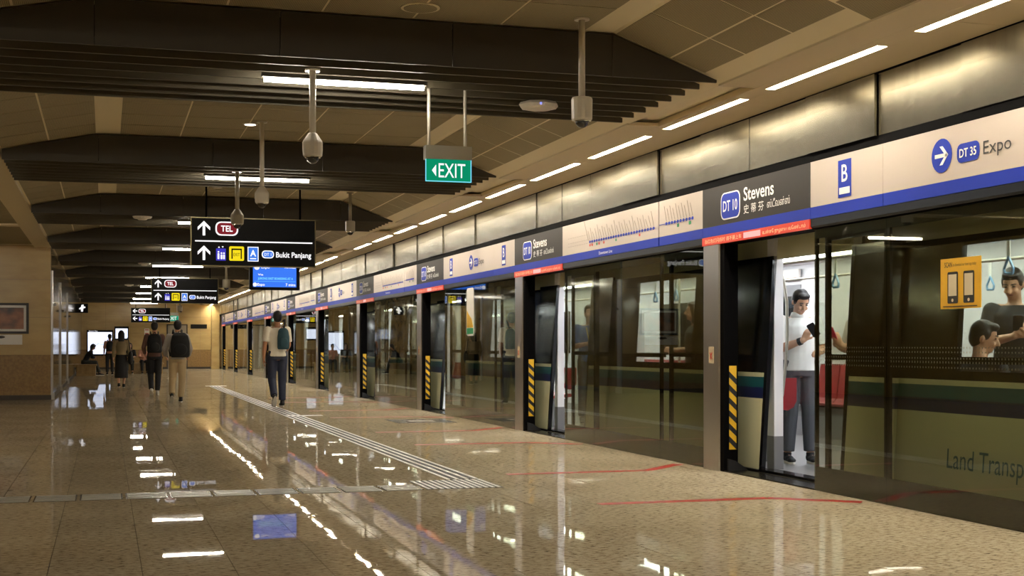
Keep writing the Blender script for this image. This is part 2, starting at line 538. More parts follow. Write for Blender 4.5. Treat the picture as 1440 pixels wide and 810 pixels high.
# left side walls
def stone_wall(name, label, axis, fixed, a0, a1, z1, m_up, m_low, step, heights, thick=0.16, face=1):
    """wall with single stone panels; axis 'X' = wall running along Y at x=fixed, 'Y' = running along X at y=fixed"""
    g = 0.004
    if axis == 'X':
        core = MB().box(fixed - thick * face - (0.02 if face > 0 else -0.02), fixed - 0.02 * face, a0, a1, 0, z1) if face > 0 else MB().box(fixed + 0.02, fixed + thick, a0, a1, 0, z1)
    else:
        core = MB().box(a0, a1, fixed + 0.02, fixed + thick, 0, z1)
    wl = struct(name, core, 'grout', label, 'wall')
    n = max(1, round((a1 - a0) / step)); st = (a1 - a0) / n
    for i in range(n):
        for j in range(len(heights) - 1):
            b0, b1 = a0 + i * st + g / 2, a0 + (i + 1) * st - g / 2
            c0, c1 = heights[j] + g / 2, heights[j + 1] - g / 2
            low = heights[j] < 0.9
            p = MB()
            if axis == 'X': p.box(fixed - 0.02, fixed, b0, b1, c0, c1) if face > 0 else p.box(fixed, fixed + 0.02, b0, b1, c0, c1)
            else: p.box(b0, b1, fixed, fixed + 0.02, c0, c1)
            part('stone_panel', p, m_low if low else m_up, wl)
    return wl
HW = [0.1, 0.95, 1.75, 2.55, 3.27]
YL = 30.35
wl = stone_wall('wall_left', 'polished stone wall running along the left of the platform', 'X', XL, YL + 0.17, YEND, 3.3, 'polish', 'polish', 1.2, HW)
wf = stone_wall('wall_left_front', 'beige stone wall facing the viewer with a picture on it', 'Y', YL, -6.0, XL - 0.01, 3.3, 'stone', 'dado', 1.22, HW)
struct('wall_left_outer', MB().box(-6.2, -6.0, YB, YL + 0.2, -0.25, 3.7), 'stone', 'far beige side wall out of view on the left', 'wall')
we = stone_wall('wall_end', 'beige stone wall closing the far end of the platform', 'Y', YEND, XL, 5.62, 3.3, 'stone', 'dado', 1.12, HW)
struct('baseboard_left', MB().box(XL - 0.01, XL + 0.012, YL + 0.3, YEND, 0, 0.1), 'skirting', 'dark skirting at the foot of the polished left wall', 'baseboard')
struct('baseboard_front', MB().box(-6, XL, YL - 0.012, YL + 0.01, 0, 0.1), 'skirting', 'dark skirting under the wall with the picture', 'baseboard')
struct('baseboard_end', MB().box(XL + .02, 5.4, YEND - 0.012, YEND + 0.01, 0, 0.1), 'skirting', 'dark skirting at the far end wall', 'baseboard')
struct('trim_3', MB().box(5.02, 5.40, 68.0, YEND, 0, 3.15).box(5.0, 5.05, 67.98, YEND, 0, .9), 'stone', 'pale stone pier where the screen doors end', 'pier')

# steel pilasters on the polished wall
for i, (y, wd) in enumerate(((YL + 0.16, 0.22), (36.2, 0.14), (43.0, 0.14))):
    mb = MB().bbox(XL - 0.02, XL + 0.03, y - wd / 2, y + wd / 2, 0.0, 2.75, 0.008)
    t = thing('wall_pilaster', (XL, y, 0), ['shiny steel corner post at the edge of the left wall', 'second steel strip post along the polished left wall',
              'third steel strip post along the polished left wall'][i], 'post', 'steel posts on the left wall')
    part('post', mb, 'steel', t)
    part('foot_plate', MB().bbox(XL - 0.02, XL + 0.06, y - wd / 2 - 0.04, y + wd / 2 + 0.04, 0.0, 0.14, 0.01), 'steel', t)
    part('spotlight', MB().lathe([(0.0, 0), (0.03, 0.0), (0.035, 0.05), (0.0, 0.07)], (XL + 0.065, y, 2.0), 12), 'ring', t)

# ------------------------------------------------------------------ ceiling
XK0, XK1, XS = -0.07, 3.62, 4.55          # vault kinks and soffit edge
XLE = -1.10
prof = [(XLE - 0.3, 3.27), (XLE, 3.27), (XK0, ZC), (XK1, ZC), (XS, ZS + 0.01)]
cb = MB()
top = 3.72
cb.prism([(-6.0, 3.275), (XLE, 3.275), (XK0, ZC + .004), (XK1, ZC + .004), (XS, ZS + .009), (XS + .05, ZS + .06), (5.44, ZS + .06), (5.62, 3.4), (5.62, top), (-6.0, top)][::1], 'Y', YB, YEND + 0.2)
cei = struct('ceiling', cb, 'cream_ceiling', 'vaulted ceiling of perforated tiles with cream grid', 'ceiling')
def slope_tile(x0, z0, x1, z1, ln):
    g = 0.018
    dx, dz = x1 - x0, z1 - z0
    L = math.hypot(dx, dz)
    a = (x0 + dx / L * g / 2, z0 + dz / L * g / 2); b = (x1 - dx / L * g / 2, z1 - dz / L * g / 2)
    mx, mz = (x0 + x1) / 2, (z0 + z1) / 2
    P = [(a[0] - mx, a[1] - mz), (b[0] - mx, b[1] - mz), (b[0] - mx, b[1] - mz + 0.015), (a[0] - mx, a[1] - mz + 0.015)]
    return MB().prism(P, 'Y', -ln / 2 + g / 2, ln / 2 - g / 2).mesh('ceiling_tile'), (mx, mz)
BL = 1.95                                  # beam depth along the platform
segs = []
fx0, fx1 = XK0 + 0.22, XK1 - 0.22
fw = (fx1 - fx0) / 5
for i in range(5): segs.append((fx0 + i * fw, ZC, fx0 + (i + 1) * fw, ZC))
sl = lambda x: ZC + (ZS + 0.01 - ZC) * (x - XK1) / (XS - XK1)
segs += [(XK1 + 0.02, sl(XK1 + .02), (XK1 + XS) / 2, sl((XK1 + XS) / 2)), ((XK1 + XS) / 2, sl((XK1 + XS) / 2), XS - 0.01, sl(XS - .01))]
ll = lambda x: 3.27 + (ZC - 3.27) * (x - XLE) / (XK0 - XLE)
segs += [(XLE + .02, ll(XLE + .02), (XLE + XK0) / 2, ll((XLE + XK0) / 2)), ((XLE + XK0) / 2, ll((XLE + XK0) / 2), XK0 - .02, ll(XK0 - .02))]
NB = 10
tiles = []
for k in range(-2, NB + 1):
    y0 = BEAM0 + BPITCH * k + BL; y1 = BEAM0 + BPITCH * (k + 1)
    y1 = min(y1, YEND)
    if y1 - y0 < 1: continue
    n = 6; ln = (BPITCH - BL) / n
    for s in segs:
        for j in range(n):
            cy = y0 + (j + 0.5) * ln
            if cy + ln / 2 > YEND: continue
            tiles.append((s, cy, ln))
    # outer left bay, level ceiling
for i in range(7):
    for j in range(60):
        x0 = XLE - 0.35 - 0.66 * (i + 1); cy = YB + 0.4 + 0.66 * j
        if cy > YL - 0.3: continue
        tiles.append(((x0, 3.27, x0 + 0.66, 3.27), cy, 0.66))
vis = [t for t in tiles if seen((t[0][0] + t[0][2]) / 2, t[1], t[0][1], 25)]
vis.sort(key=lambda t: proj((t[0][0] + t[0][2]) / 2, t[1], t[0][1])[2])
vset = set(id(t) for t in vis[:300])
cache = {}
field = MB()
for t in tiles:
    s, cy, ln = t
    if id(t) in vset:
        key = (s, round(ln, 3))
        if key not in cache: cache[key] = slope_tile(*s, ln)
        me, (mx, mz) = cache[key]
        link('ceiling_tile', me, 'tile', cei, (mx, cy, mz))
    else:
        field.prism([(s[0] + .009, s[1]), (s[2] - .009, s[3]), (s[2] - .009, s[3] + .015), (s[0] + .009, s[1] + .015)], 'Y', cy - ln / 2 + .009, cy + ln / 2 - .009)
o = part('ceiling_tile_field', field, 'tile', cei); o['kind'] = 'stuff'

# soffit over the screen doors: plain boards, wider between the beams
sof = struct('trim_4', MB().box(4.86, 5.44, YB, YEND, ZS + 0.055, ZS + 0.065), 'cream_ceiling', 'cream soffit running above the screen doors', 'soffit')
LY0, LPI, LLEN = 7.93 - 2.03 * 6, 2.03, 1.6
lights_y = [LY0 + LPI * i for i in range(60) if LY0 + LPI * i + LLEN < YEND]
y = YB
while y < YEND - 0.1:
    y2 = min(y + 3.05, YEND)
    part('soffit_board', MB().box(5.016, 5.40, y + .002, y2 - .002, ZS, ZS + 0.05), 'soffit', sof)
    part('soffit_board', MB().box(4.84, 4.924, y + .002, y2 - .002, ZS, ZS + 0.05), 'soffit', sof)
    y = y2
for a, b in zip([YB] + [q + LLEN for q in lights_y], lights_y + [YEND]):
    if b > a: part('soffit_filler', MB().box(4.924, 5.016, a, b, ZS + 0.0005, ZS + 0.05), 'soffit', sof)
for k in range(-2, NB + 1):
    y0 = BEAM0 + BPITCH * k + BL + 0.05; y1 = min(BEAM0 + BPITCH * (k + 1) + 0.1, YEND)
    if y1 - y0 > 1:
        part('soffit_board', MB().box(XS - 0.02, 4.838, y0, y1, ZS, ZS + 0.03), 'soffit', sof)
# left band
struct('trim_5', MB().box(XLE - 0.34, XLE, YB, YL, 3.235, 3.29), 'soffit', 'cream ceiling band along the left of the vault', 'ceiling band')
for k in range(-1, 4):
    yb = BEAM0 + BPITCH * k + 3.4
    if yb < YL:
        struct('trim_%d' % (6 + k + 1), MB().box(-6.0, XLE - 0.34, yb, yb + 0.3, 3.24, 3.29), 'soffit', 'cream cross band in the left ceiling, number %d from the viewer' % (k + 2), 'ceiling band')

# ------------------------------------------------------------------ louvred beams with a tube light
bl, br = -1.07, 4.47
zb = ZS + 0.005
def make_beam(y, label):
    t = thing('louvre_beam', ((bl + br) / 2, y, zb), label, 'beam', 'dark louvred beams across the ceiling')
    zt = lambda x: (ll(x) if x < XK0 else (ZC if x < XK1 else sl(x))) - 0.012
    xs = [bl, XK0, XK0 + 1.23, XK0 + 2.46, XK1, br]
    for a, b in zip(xs[:-1], xs[1:]):
        g = 0.003
        part('fascia_board', MB().prism([(a + g, zb), (b - g, zb), (b - g, max(zt(b), zb + .012)), (a + g, zt(a))], 'Y', y, y + 0.02), 'beam', t)
    part('backing', MB().prism([(bl, zb + .06), (br - .12, zb + .06), (XK1, ZC - .05), (XK0, ZC - .05)], 'Y', y + 0.03, y + BL), 'void', t)
    n = 7
    for i in range(1, n + 1):
        yy = y + i * (BL - 0.03) / n
        part('slat', MB().box(bl + 0.01, br - 0.02, yy, yy + 0.022, zb, zb + 0.115), 'slat', t)
    return t
for k in range(-1, NB):
    y = BEAM0 + BPITCH * k
    make_beam(y, ('dark louvred ceiling beam overhead, out at the top edge' if k < 0 else 'dark louvred ceiling beam crossing the vault, %s in view' % ORD[k]))
    yt = y + 0.62
    t = thing('tube_light', (1.72, yt, zb - 0.05), ('white tube light under the overhead beam' if k < 0 else 'white tube light under the %s dark ceiling beam' % ORD[k]), 'ceiling light', 'tube lights under the beams')
    part('batten', MB().box(1.10, 2.34, yt - 0.032, yt + 0.032, zb - 0.03, zb), 'beam', t)
    part('tube', MB().tube((1.12, yt, zb - 0.047), (2.32, yt, zb - 0.047), 0.017, 0.017, 12), 'tube', t, True)
for j in range(6):          # unseen tubes added over the left hall to lift the ambient light
    yt = -2.0 + 5.0 * j
    t = thing('tube_light', (-3.9, yt, 3.25), '%s added fill tube over the open hall left of view' % nth(j + 1), 'ceiling light', 'added fill tubes over the left hall')
    part('batten', MB().box(-4.5, -3.3, yt - 0.035, yt + 0.035, 3.258, 3.27), 'white_plastic', t)
    part('tube', MB().tube((-4.48, yt, 3.233), (-3.32, yt, 3.233), 0.025, 0.025, 12), 'tube', t, True)

# recessed line lights in the soffit
seen_i = 0; hid = 0
for y in lights_y:
    sn = seen(4.97, y + 1.5, ZS, 0)
    if sn: seen_i += 1
    else: hid += 1
    dim = abs(y + 0.8 - 29.5) < 1.0
    lab = ('unlit amber line light in the soffit among the lit ones' if dim else
           '%s white line light along the soffit from the right edge' % nth(seen_i) if sn else 'white line light in the soffit out of view, %s from behind the viewer' % nth(hid))
    t = thing('line_light', (4.97, y + 0.8, ZS), lab, 'ceiling light', 'line lights in the soffit')
    part('housing', MB().box(4.926, 4.931, y + .002, y + 1.598, ZS - 0.001, ZS + .05).box(5.009, 5.014, y + .002, y + 1.598, ZS - 0.001, ZS + .05), 'white_plastic', t)
    part('diffuser', MB().box(4.932, 5.008, y + .003, y + 1.597, ZS + 0.03, ZS + 0.045), 'light_dim' if dim else 'light', t)

# steel fascia panels over the doors
fas = struct('wall_fascia', MB().box(XP + 0.02, XP + 0.22, YB, YEND, 2.60, 3.4), 'black', 'dark backing of the steel fascia above the screen doors', 'wall')
y = 11.74 - 1.0167 * 16
pm = MB().box(0, 0.018, -1.0167 / 2 + .004, 1.0167 / 2 - .004, 2.685, ZS - 0.012).mesh('steel_panel')
while y + 1.0 < YEND + 0.5:
    o = link('steel_panel', pm, 'fascia', fas, (XP + random.uniform(0, .001), y + 0.508, 0))
    o.rotation_euler = (0, random.uniform(-.006, .006), random.uniform(-.002, .002))
    y += 1.0167

# ------------------------------------------------------------------ platform screen doors (one unit per doorway)
ZH0, ZB0, ZB1, ZH1 = 2.08, 2.16, 2.25, 2.61       # strip bottom, blue band, sign top
def frame_panel(t, y0, y1, x, name, kick, glass, stile=0.028, th=0.03, topz=2.07, rail=None, flush=False):
    xf = x + 0.009 if flush else x
    f = MB().box(xf, x + th, y0, y1, 0.0, kick).box(xf, x + th, y0, y1, topz - 0.07, topz)
    f.box(xf, x + th, y0, y0 + stile, kick, topz - 0.07).box(xf, x + th, y1 - stile, y1, kick, topz - 0.07)
    if rail: f.box(x + 0.004, x + th - 0.004, y0 + stile, y1 - stile, rail - 0.022, rail + 0.022)
    p = part(name, f, 'bronze', t, local=True)
    g = MB().box(x, x + 0.008, y0 + .003, y1 - .003, 0.004, topz) if flush else MB().box(x + th / 2 - 0.004, x + th / 2 + 0.004, y0 + stile, y1 - stile, kick, topz - 0.07)
    link('glass_pane', g.mesh('glass_pane'), glass, p)
    return p

def make_psd(yp, label):
    t = thing('screen_door_unit', (XP, yp, 0), label, 'screen door', 'platform screen door units')
    P = lambda n, mb, m: part(n, mb, m, t, local=True)
    post = P('post', MB().bbox(-0.012, 0.10, -0.345, 0.0, 0.0, ZH0, 0.012), 'steel')
    pl = P('notice_plate', MB().box(-0.015, -0.0125, -0.235, -0.130, 0.985, 1.140), 'label')
    x = MB()
    q = Plane((-0.0155, -0.1825, 1.055), (0, -1, 0), (0, 0, 1))
    for s in (1, -1):
        poly(x, q, [(-0.028, -0.028 * s), (-0.018, -0.034 * s), (0.028, 0.028 * s), (0.018, 0.034 * s)], 0.0005)
    link('cross_mark', x.mesh('cross_mark'), 'ink_red', pl)
    P('door_jamb', MB().box(0.0, 0.05, -0.43, -0.347, 0.0, ZH0).box(0.05, 0.15, -0.405, -0.347, 0.0, ZH0), 'black')
    hz = P('hazard_strip', MB().box(0.055, 0.130, -0.416, -0.408, 0.20, 0.965), 'yellow')
    st = MB()
    q = Plane((0.055, -0.4165, 0.20), (1, 0, 0), (0, 0, 1))
    h = 0.0
    while h < 0.68:
        poly(st, q, [(0, h + 0.07), (0.075, h), (0.075, h + 0.055), (0, h + 0.125)], 0.0008); h += 0.118
    link('stripe', st.mesh('stripe'), 'hazard_black', hz)
    P('gap_filler', MB().prism([(0.03, 0.0), (0.22, 0.0), (0.22, 0.02), (0.10, 0.10), (0.03, 0.12)], 'Y', -0.46, -0.43), 'hazard_black')
    P('door_sill', MB().box(0.0, 0.21, -2.06, -0.43, 0.0, 0.012), 'bronze')
    frame_panel(t, -3.10, -2.06, 0.0, 'side_panel', 0.19, 'psd_glass', flush=True)
    frame_panel(t, -5.04, -3.10, 0.0, 'fixed_panel', 0.19, 'psd_glass', flush=True)
    frame_panel(t, -6.10, -5.04, 0.0, 'side_panel', 0.19, 'psd_glass', flush=True)
    frame_panel(t, -3.00, -2.10, 0.075, 'sliding_leaf', 0.14, 'leaf_glass', 0.05, 0.03, 2.05, 1.06)
    frame_panel(t, -6.02, -5.10, 0.075, 'sliding_leaf', 0.14, 'leaf_glass', 0.05, 0.03, 2.05, 1.06)
    P('inner_rail', MB().box(0.05, 0.07, -5.04, -3.10, 1.03, 1.075), 'bronze')
    P('header_box', MB().box(0.006, 0.16, -6.10, 0.0, ZH0, 2.685), 'black')
    P('header_rail', MB().prism([(-0.014, ZB0 - .002), (0.006, ZB0 - .002), (0.006, 2.085), (-0.002, 2.085), (-0.014, 2.10)], 'Y', -6.10, -2.03), 'rail')
    r = P('warning_strip', MB().box(-0.022, 0.005, -2.02, -0.003, ZH0 + 0.002, ZB0 - 0.002), 'warn_red')
    q = Plane((-0.022, -0.003, ZH0), (0, -1, 0), (0, 0, 1))
    m = MB(); rect(m, q, 0.86, 1.18, 0.014, 0.064, 0.0005)
    link('warning_lamp', m.mesh('warning_lamp'), 'warn_lamp', r)
    m = MB(); text(m, q, '当红色灯闪烁时 请不要上车', 0.06, 0.022, 0.030, 0.76, off=0.001)
    text(m, q, 'உள்ளே நுழைய வேண்டாம்', 1.22, 0.022, 0.028, 0.74, off=0.001)
    link('warning_text', m.mesh('warning_text'), 'warn_text', r)
    return t
psd0 = None
for i, yp in enumerate(YP):
    if i == 0: continue                                    # the nearest seen unit is the model for the rest
    lab = 'platform screen door unit with open doorway, %s doorway to the viewer' % ORD[i - 1]
    if psd0 is None:
        psd0 = make_psd(yp, lab)
    else:
        dup(psd0, (XP, yp, 0), lab)
dup(psd0, (XP, YP[0], 0), 'platform screen door unit beside the viewer at the right edge')
# frit dashes on the nearest glass
for (a, b) in ((-3.05, -2.10), (-5.00, -3.14)):
    m = MB()
    yy = a
    while yy < b:
        for z, hh in ((1.130, .011), (1.100, .011), (1.058, .012), (1.030, .014), (0.995, .012)):
            m.box(-0.0008, 0.0, yy, yy + 0.010, z, z + hh)
        yy += 0.033
    g = [c for c in psd0.children if c.name.startswith('side_panel' if b > -3 else 'fixed_panel')][0]
    o = link('frit_dashes', m.mesh('frit_dashes'), 'frit', [c for c in g.children][0]); o.location.x = 0.0092; o['kind'] = 'stuff'

# ------------------------------------------------------------------ header signs
def hplane(y): return Plane((XP - 0.016, y, 0), (0, -1, 0), (0, 0, 1))     # reads left to right along the doors
def sign_base(name, y_left, width, label, cat, group, face):
    t = thing(name, (XP - 0.003, y_left - width / 2, ZB0), label, cat, group)
    p = part('board', MB().box(XP - 0.016, XP + 0.0055, y_left - width + .002, y_left - .002, ZB1, ZH1), face, t)
    part('blue_band', MB().box(XP - 0.016, XP + 0.0055, y_left - width + .002, y_left - .002, ZB0, ZB1 - 0.0005), 'sign_blue', t)
    return t, p
def tpart(name, mb, m, parent): return link(name, mb.mesh(name, WL[parent.name]), m, parent)

for i, yp in enumerate(YP):
    if i == 0: continue
    k = i - 1
    near = k < 5
    # station name over the doorway
    t, b = sign_base('station_sign', yp, 2.03, 'dark Stevens station name sign above the %s doorway' % ORD[k], 'sign', 'station name signs over the doors', 'sign_dark')
    q = hplane(yp)
    m = MB(); rrect(m, q, 0.40, 0.79, 2.29, 2.535, 0.07); tpart('badge_border', m, 'ink_white', b)
    m = MB(); rrect(m, q, 0.415, 0.775, 2.302, 2.523, 0.06, 0.0038); tpart('badge', m, 'sign_blue', b)
    m = MB(); text(m, q, 'DT 10', 0.595, 2.365, 0.095, 0.29, 'C', 0.006, 0.015)
    tpart('badge_text', m, 'ink_white', b)
    m = MB(); text(m, q, 'Stevens', 0.86, 2.425, 0.115, 0.56, bold=0.015); tpart('station_name', m, 'ink_white', b)
    m = MB(); text(m, q, '史 蒂 芬', 0.86, 2.315, 0.062, 0.38); tpart('chinese_name', m, 'ink_white', b)
    m = MB(); text(m, q, 'ஸ்டீவன்ஸ்', 1.30, 2.32, 0.058, 0.40)
    tpart('tamil_name', m, 'ink_white', b)
    if k % 2 == 0:
        for j, (a, wd) in enumerate(((2.03, 1.05), (5.06, 1.04))):
            t, b = sign_base('platform_sign', yp - a, wd, 'cream platform B sign just right of the %s doorway' % ORD[k] if j == 0 else
                             'cream platform B sign beyond the right edge of view' if k == 0 else 'cream platform B sign just left of the %s doorway' % ORD[k - 1],
                             'sign', 'platform letter signs', 'sign_cream')
            q = hplane(yp - a)
            c = wd / 2
            m = MB(); rect(m, q, c - 0.095, c + 0.095, 2.28, 2.565); tpart('badge', m, 'sign_blue', b)
            m = MB(); text(m, q, 'B', c, 2.40, 0.13, 0.085, 'C', bold=0.01); tpart('lettering', m, 'ink_white', b)
            m = MB(); rect(m, q, c - 0.075, c + 0.075, 2.305, 2.355, 0.0038); tpart('underline', m, 'ink_white', b)
        t, b = sign_base('direction_sign', yp - 3.08, 1.98, 'cream sign with blue arrow to Expo right of the %s doorway' % ORD[k], 'sign', 'train direction signs', 'sign_cream')
        q = hplane(yp - 3.08)
        m = MB(); disc(m, q, 0.72, 2.425, 0.115); tpart('arrow_disc', m, 'sign_blue', b)
        m = MB(); rrect(m, q, 0.89, 1.13, 2.35, 2.475, 0.045); tpart('badge', m, 'sign_blue', b)
        m = MB(); arrow(m, q, 0.72, 2.425, 0.15, 0, 0.0038); tpart('arrow', m, 'ink_white', b)
        m = MB(); text(m, q, 'DT 35', 1.01, 2.385, 0.055, 0.18, 'C', 0.006, 0.015); tpart('badge_text', m, 'ink_white', b)
        m = MB(); text(m, q, 'Expo', 1.17, 2.375, 0.085, 0.28); tpart('destination', m, 'ink_dark', b)
    else:
        t, b = sign_base('route_map_sign', yp - 2.03, 3.01, 'cream route map sign between the %s and %s doorways' % (ORD[k - 1], ORD[k]), 'sign', 'route map signs', 'sign_cream')
        q = hplane(yp - 2.03)
        dots, lab, red, grn, faint = MB(), MB(), MB(), MB(), MB()
        rect(dots, q, 0.98, 2.93, 2.350, 2.356)
        for s in range(26):
            x = 0.99 + s * 0.076
            rrect(dots, q, x - 0.022, x + 0.022, 2.338, 2.368, 0.012, 0.003)
            ln = (0.11, 0.14, 0.09, 0.12, 0.16, 0.10, 0.13)[s % 7]
            poly(lab, q, [(x - .004, 2.375), (x + .006, 2.375), (x + .006 - 0.07, 2.375 + ln), (x - .004 - 0.07, 2.375 + ln)])
            if s in (0, 1, 4, 6, 20): rrect(red, q, x - 0.02, x + 0.02, 2.30, 2.328, 0.008)
            if s in (3, 11): rrect(grn, q, x - 0.02, x + 0.02, 2.30, 2.328, 0.008)
        for s in range(9):
            x = 0.22 + s * 0.08
            for z in (2.34, 2.38, 2.44): rect(faint, q, x, x + 0.05, z, z + 0.004)
        poly(lab, q, [(0.93, 2.37), (0.945, 2.37), (0.80, 2.60), (0.785, 2.60)])
        tpart('route_line', dots, 'sign_blue', b); tpart('station_names', lab, 'ink_grey', b)
        tpart('red_interchanges', red, 'ink_red', b); tpart('green_interchanges', grn, 'ink_green', b); tpart('small_print', faint, 'ink_grey', b)
        m = MB(); text(m, q, 'Downtown Line', 1.5, 2.185, 0.035, 0.42, 'C'); tpart('line_name', m, 'ink_white', t)
        t, b = sign_base('route_map_sign', yp - 5.06, 1.04, 'narrow end panel of the route map left of the %s doorway' % ORD[k - 1], 'sign', 'route map signs', 'sign_cream')
        q = hplane(yp - 5.06)
        dots, lab, grn = MB(), MB(), MB()
        rect(dots, q, 0.0, 0.82, 2.368, 2.374)
        for s in range(10):
            x = 0.19 + s * 0.07
            rrect(dots, q, x - 0.022, x + 0.022, 2.356, 2.386, 0.012, 0.003)
            ln = (0.16, 0.13, 0.15, 0.12)[s % 4]
            poly(lab, q, [(x - .004, 2.393), (x + .006, 2.393), (x + .006 - 0.06, 2.393 + ln), (x - .004 - 0.06, 2.393 + ln)])
        rrect(grn, q, 0.45, 0.50, 2.315, 2.348, 0.008); rrect(grn, q, 0.73, 0.78, 2.315, 2.348, 0.008)
        tpart('route_line', dots, 'sign_blue', b); tpart('station_names', lab, 'ink_grey', b); tpart('green_interchanges', grn, 'ink_green', b)

# yellow notice on the nearest glass
yq = 7.89
t = thing('scan_poster', (XP - 0.004, yq - 0.2, 1.42), 'yellow SCAN notice with two phones stuck on the nearest glass', 'poster')
q = Plane((XP - 0.004, yq, 1.395), (0, -1, 0), (0, 0, 1))
m = MB(); rect(m, q, 0, 0.44, 0, 0.335, 0.0, 0.003); part('sheet', m, 'poster_yellow', t)
m = MB(); text(m, q, 'SCAN', 0.045, 0.277, 0.034, 0.085, off=0.0036, bold=.01); part('heading', m, 'poster_blackink', t)
m = MB(); text(m, q, 'to download our latest app today', 0.14, 0.281, 0.02, 0.25, off=0.0036)
part('subheading', m, 'poster_blackink', t)
m = MB(); rect(m, q, 0.03, 0.40, 0.012, 0.018, 0.0034); part('small_print', m, 'poster_blackink', t)
for x in (0.08, 0.255):
    m = MB(); rrect(m, q, x, x + 0.115, 0.035, 0.245, 0.012, 0.0034); ph = part('printed_phone', m, 'poster_blackink', t)
    m = MB(); rect(m, q, x + .013, x + 0.102, 0.085, 0.228, 0.0052); tpart('phone_screen', m, 'label', ph)
    m = MB(); disc(m, q, x + 0.0575, 0.056, 0.011, 0.0052, 12); tpart('home_button', m, 'label', ph)

# ------------------------------------------------------------------ the train standing behind the doors
XT0 = 5.70
def Xs(z): return XT0 + 0.06 * z
TX0 = 7.3
tr = thing('metro_train', (TX0, YP[1], 0), 'cream metro train with teal and navy stripes standing behind the glass doors, doors open', 'train')
def sbox(mb, y0, y1, z0, z1, off=0.0, th=0.04):
    a0, a1 = Xs(z0) + off - TX0, Xs(z1) + off - TX0
    return mb.add([(a0, y0, z0), (a0 + th, y0, z0), (a0 + th, y1, z0), (a0, y1, z0), (a1, y0, z1), (a1 + th, y0, z1), (a1 + th, y1, z1), (a1, y1, z1)],
                  [(0, 3, 2, 1), (4, 5, 6, 7), (0, 1, 5, 4), (1, 2, 6, 5), (2, 3, 7, 6), (3, 0, 4, 7)])
def bx(mb, x0, x1, y0, y1, z0, z1): return mb.box(x0 - TX0, x1 - TX0, y0, y1, z0, z1)
Z = [0.03, 0.67, 0.77, 0.865, 0.905, 1.93]
protos = []      # (name, mesh, material, [children], only near bays)
def add(name, mb, m, ch=(), near=99): protos.append((name, mb.mesh(name), m, [(n, c.mesh(n), mm) for n, c, mm in ch], near))
A, B = -6.64, -2.1                # body between two doorways
W0, W1, WZ0, WZ1 = -5.02, -3.42, 0.97, 1.86
add('lower_body', sbox(MB(), A, B, Z[0], Z[1]), 't_cream')
add('navy_stripe', sbox(MB(), A, B, Z[1], Z[2]), 't_navy')
add('teal_stripe', sbox(MB(), A, B, Z[2], Z[3]), 't_teal')
add('upper_body_line', sbox(MB(), A, B, Z[3], Z[4]), 't_cream')
wb_ = MB(); sbox(wb_, A, W0, Z[4], Z[5]); sbox(wb_, W1, B, Z[4], Z[5]); sbox(wb_, W0, W1, Z[4], WZ0); sbox(wb_, W0, W1, WZ1, Z[5])
gl = sbox(MB(), W0, W1, WZ0, WZ1, 0.012, 0.008)
add('window_band', wb_, 't_black', [('window_pane', gl, 'win_glass')])
add('cant_rail', sbox(MB(), A, -0.65, Z[5], 2.30), 't_cream')
add('door_sill', bx(MB(), 5.66, 5.80, -2.05, -0.6, 0.0, 0.035), 't_black')
def leaf(y0, y1, seal_lo):
    o = -0.036
    b = sbox(MB(), y0, y1, Z[0], Z[1], o, 0.03)
    ch = []
    c = MB(); sbox(c, y0, y1, Z[1], Z[2], o, 0.03); ch.append(('navy_stripe', c, 't_navy'))
    c = MB(); sbox(c, y0, y1, Z[2], Z[3], o, 0.03); ch.append(('teal_stripe', c, 't_teal'))
    c = MB(); sbox(c, y0, y1, Z[3], Z[4], o, 0.03); ch.append(('cream_line', c, 't_cream'))
    c = MB(); sbox(c, y0, y1, Z[4], Z[5] + 0.03, o, 0.03); ch.append(('dark_window', c, 't_black'))
    c = MB()
    if seal_lo: sbox(c, y0 - 0.05, y0, Z[0], Z[5] + .03, o - .004, 0.04)
    else: sbox(c, y1, y1 + 0.05, Z[0], Z[5] + .03, o - .004, 0.04)
    ch.append(('door_seal', c, 't_black'))
    add('door_leaf', b, 't_cream', ch)
leaf(-0.60, 0.08, True)
leaf(-2.72, -2.05, False)
# inside
add('cabin_floor', bx(MB(), 5.78, 8.72, -6.1, 0, 0.0, 0.03), 't_floor')
add('cabin_ceiling', bx(MB(), 5.80, 8.72, -6.1, 0, 2.20, 2.24), 't_white')
for x in (6.55, 7.95): add('cabin_light', bx(MB(), x - 0.09, x + 0.09, -6.0, -0.1, 2.17, 2.198), 't_light')
fw_ = MB(); bx(fw_, 8.70, 8.76, -6.1, 0, 0.03, 1.0); bx(fw_, 8.70, 8.76, -6.1, 0, 1.82, 2.2)
bx(fw_, 8.70, 8.76, -6.1, W0, 1.0, 1.82); bx(fw_, 8.70, 8.76, W1, 0, 1.0, 1.82)
fp = bx(MB(), 8.72, 8.74, W0, W1, 1.0, 1.82)
add('far_wall', fw_, 't_white', [('far_window', fp, 't_black')])
add('far_door', bx(MB(), 8.67, 8.70, -2.0, -0.65, 0.05, 1.95), 't_grey', [('door_window', bx(MB(), 8.655, 8.67, -1.85, -1.42, 0.95, 1.8), 't_black'), ('door_window', bx(MB(), 8.655, 8.67, -1.23, -0.8, 0.95, 1.8), 't_black')])
add('route_diagram', bx(MB(), 8.64, 8.67, -2.0, -0.65, 2.0, 2.15), 'ink_white', [('red_line', bx(MB(), 8.635, 8.64, -1.95, -0.7, 2.01, 2.04), 'ink_red')], 3)
for (p0, p1) in ((-0.65, -0.52), (-2.13, -2.0)):
    add('door_pillar', bx(MB(), 5.79, 5.88, p0, p1, 0.33, 2.2), 't_white', [('kick_plate', bx(MB(), 5.788, 5.882, p0 - .001, p1 + .001, 0.03, 0.33), 't_grey')])
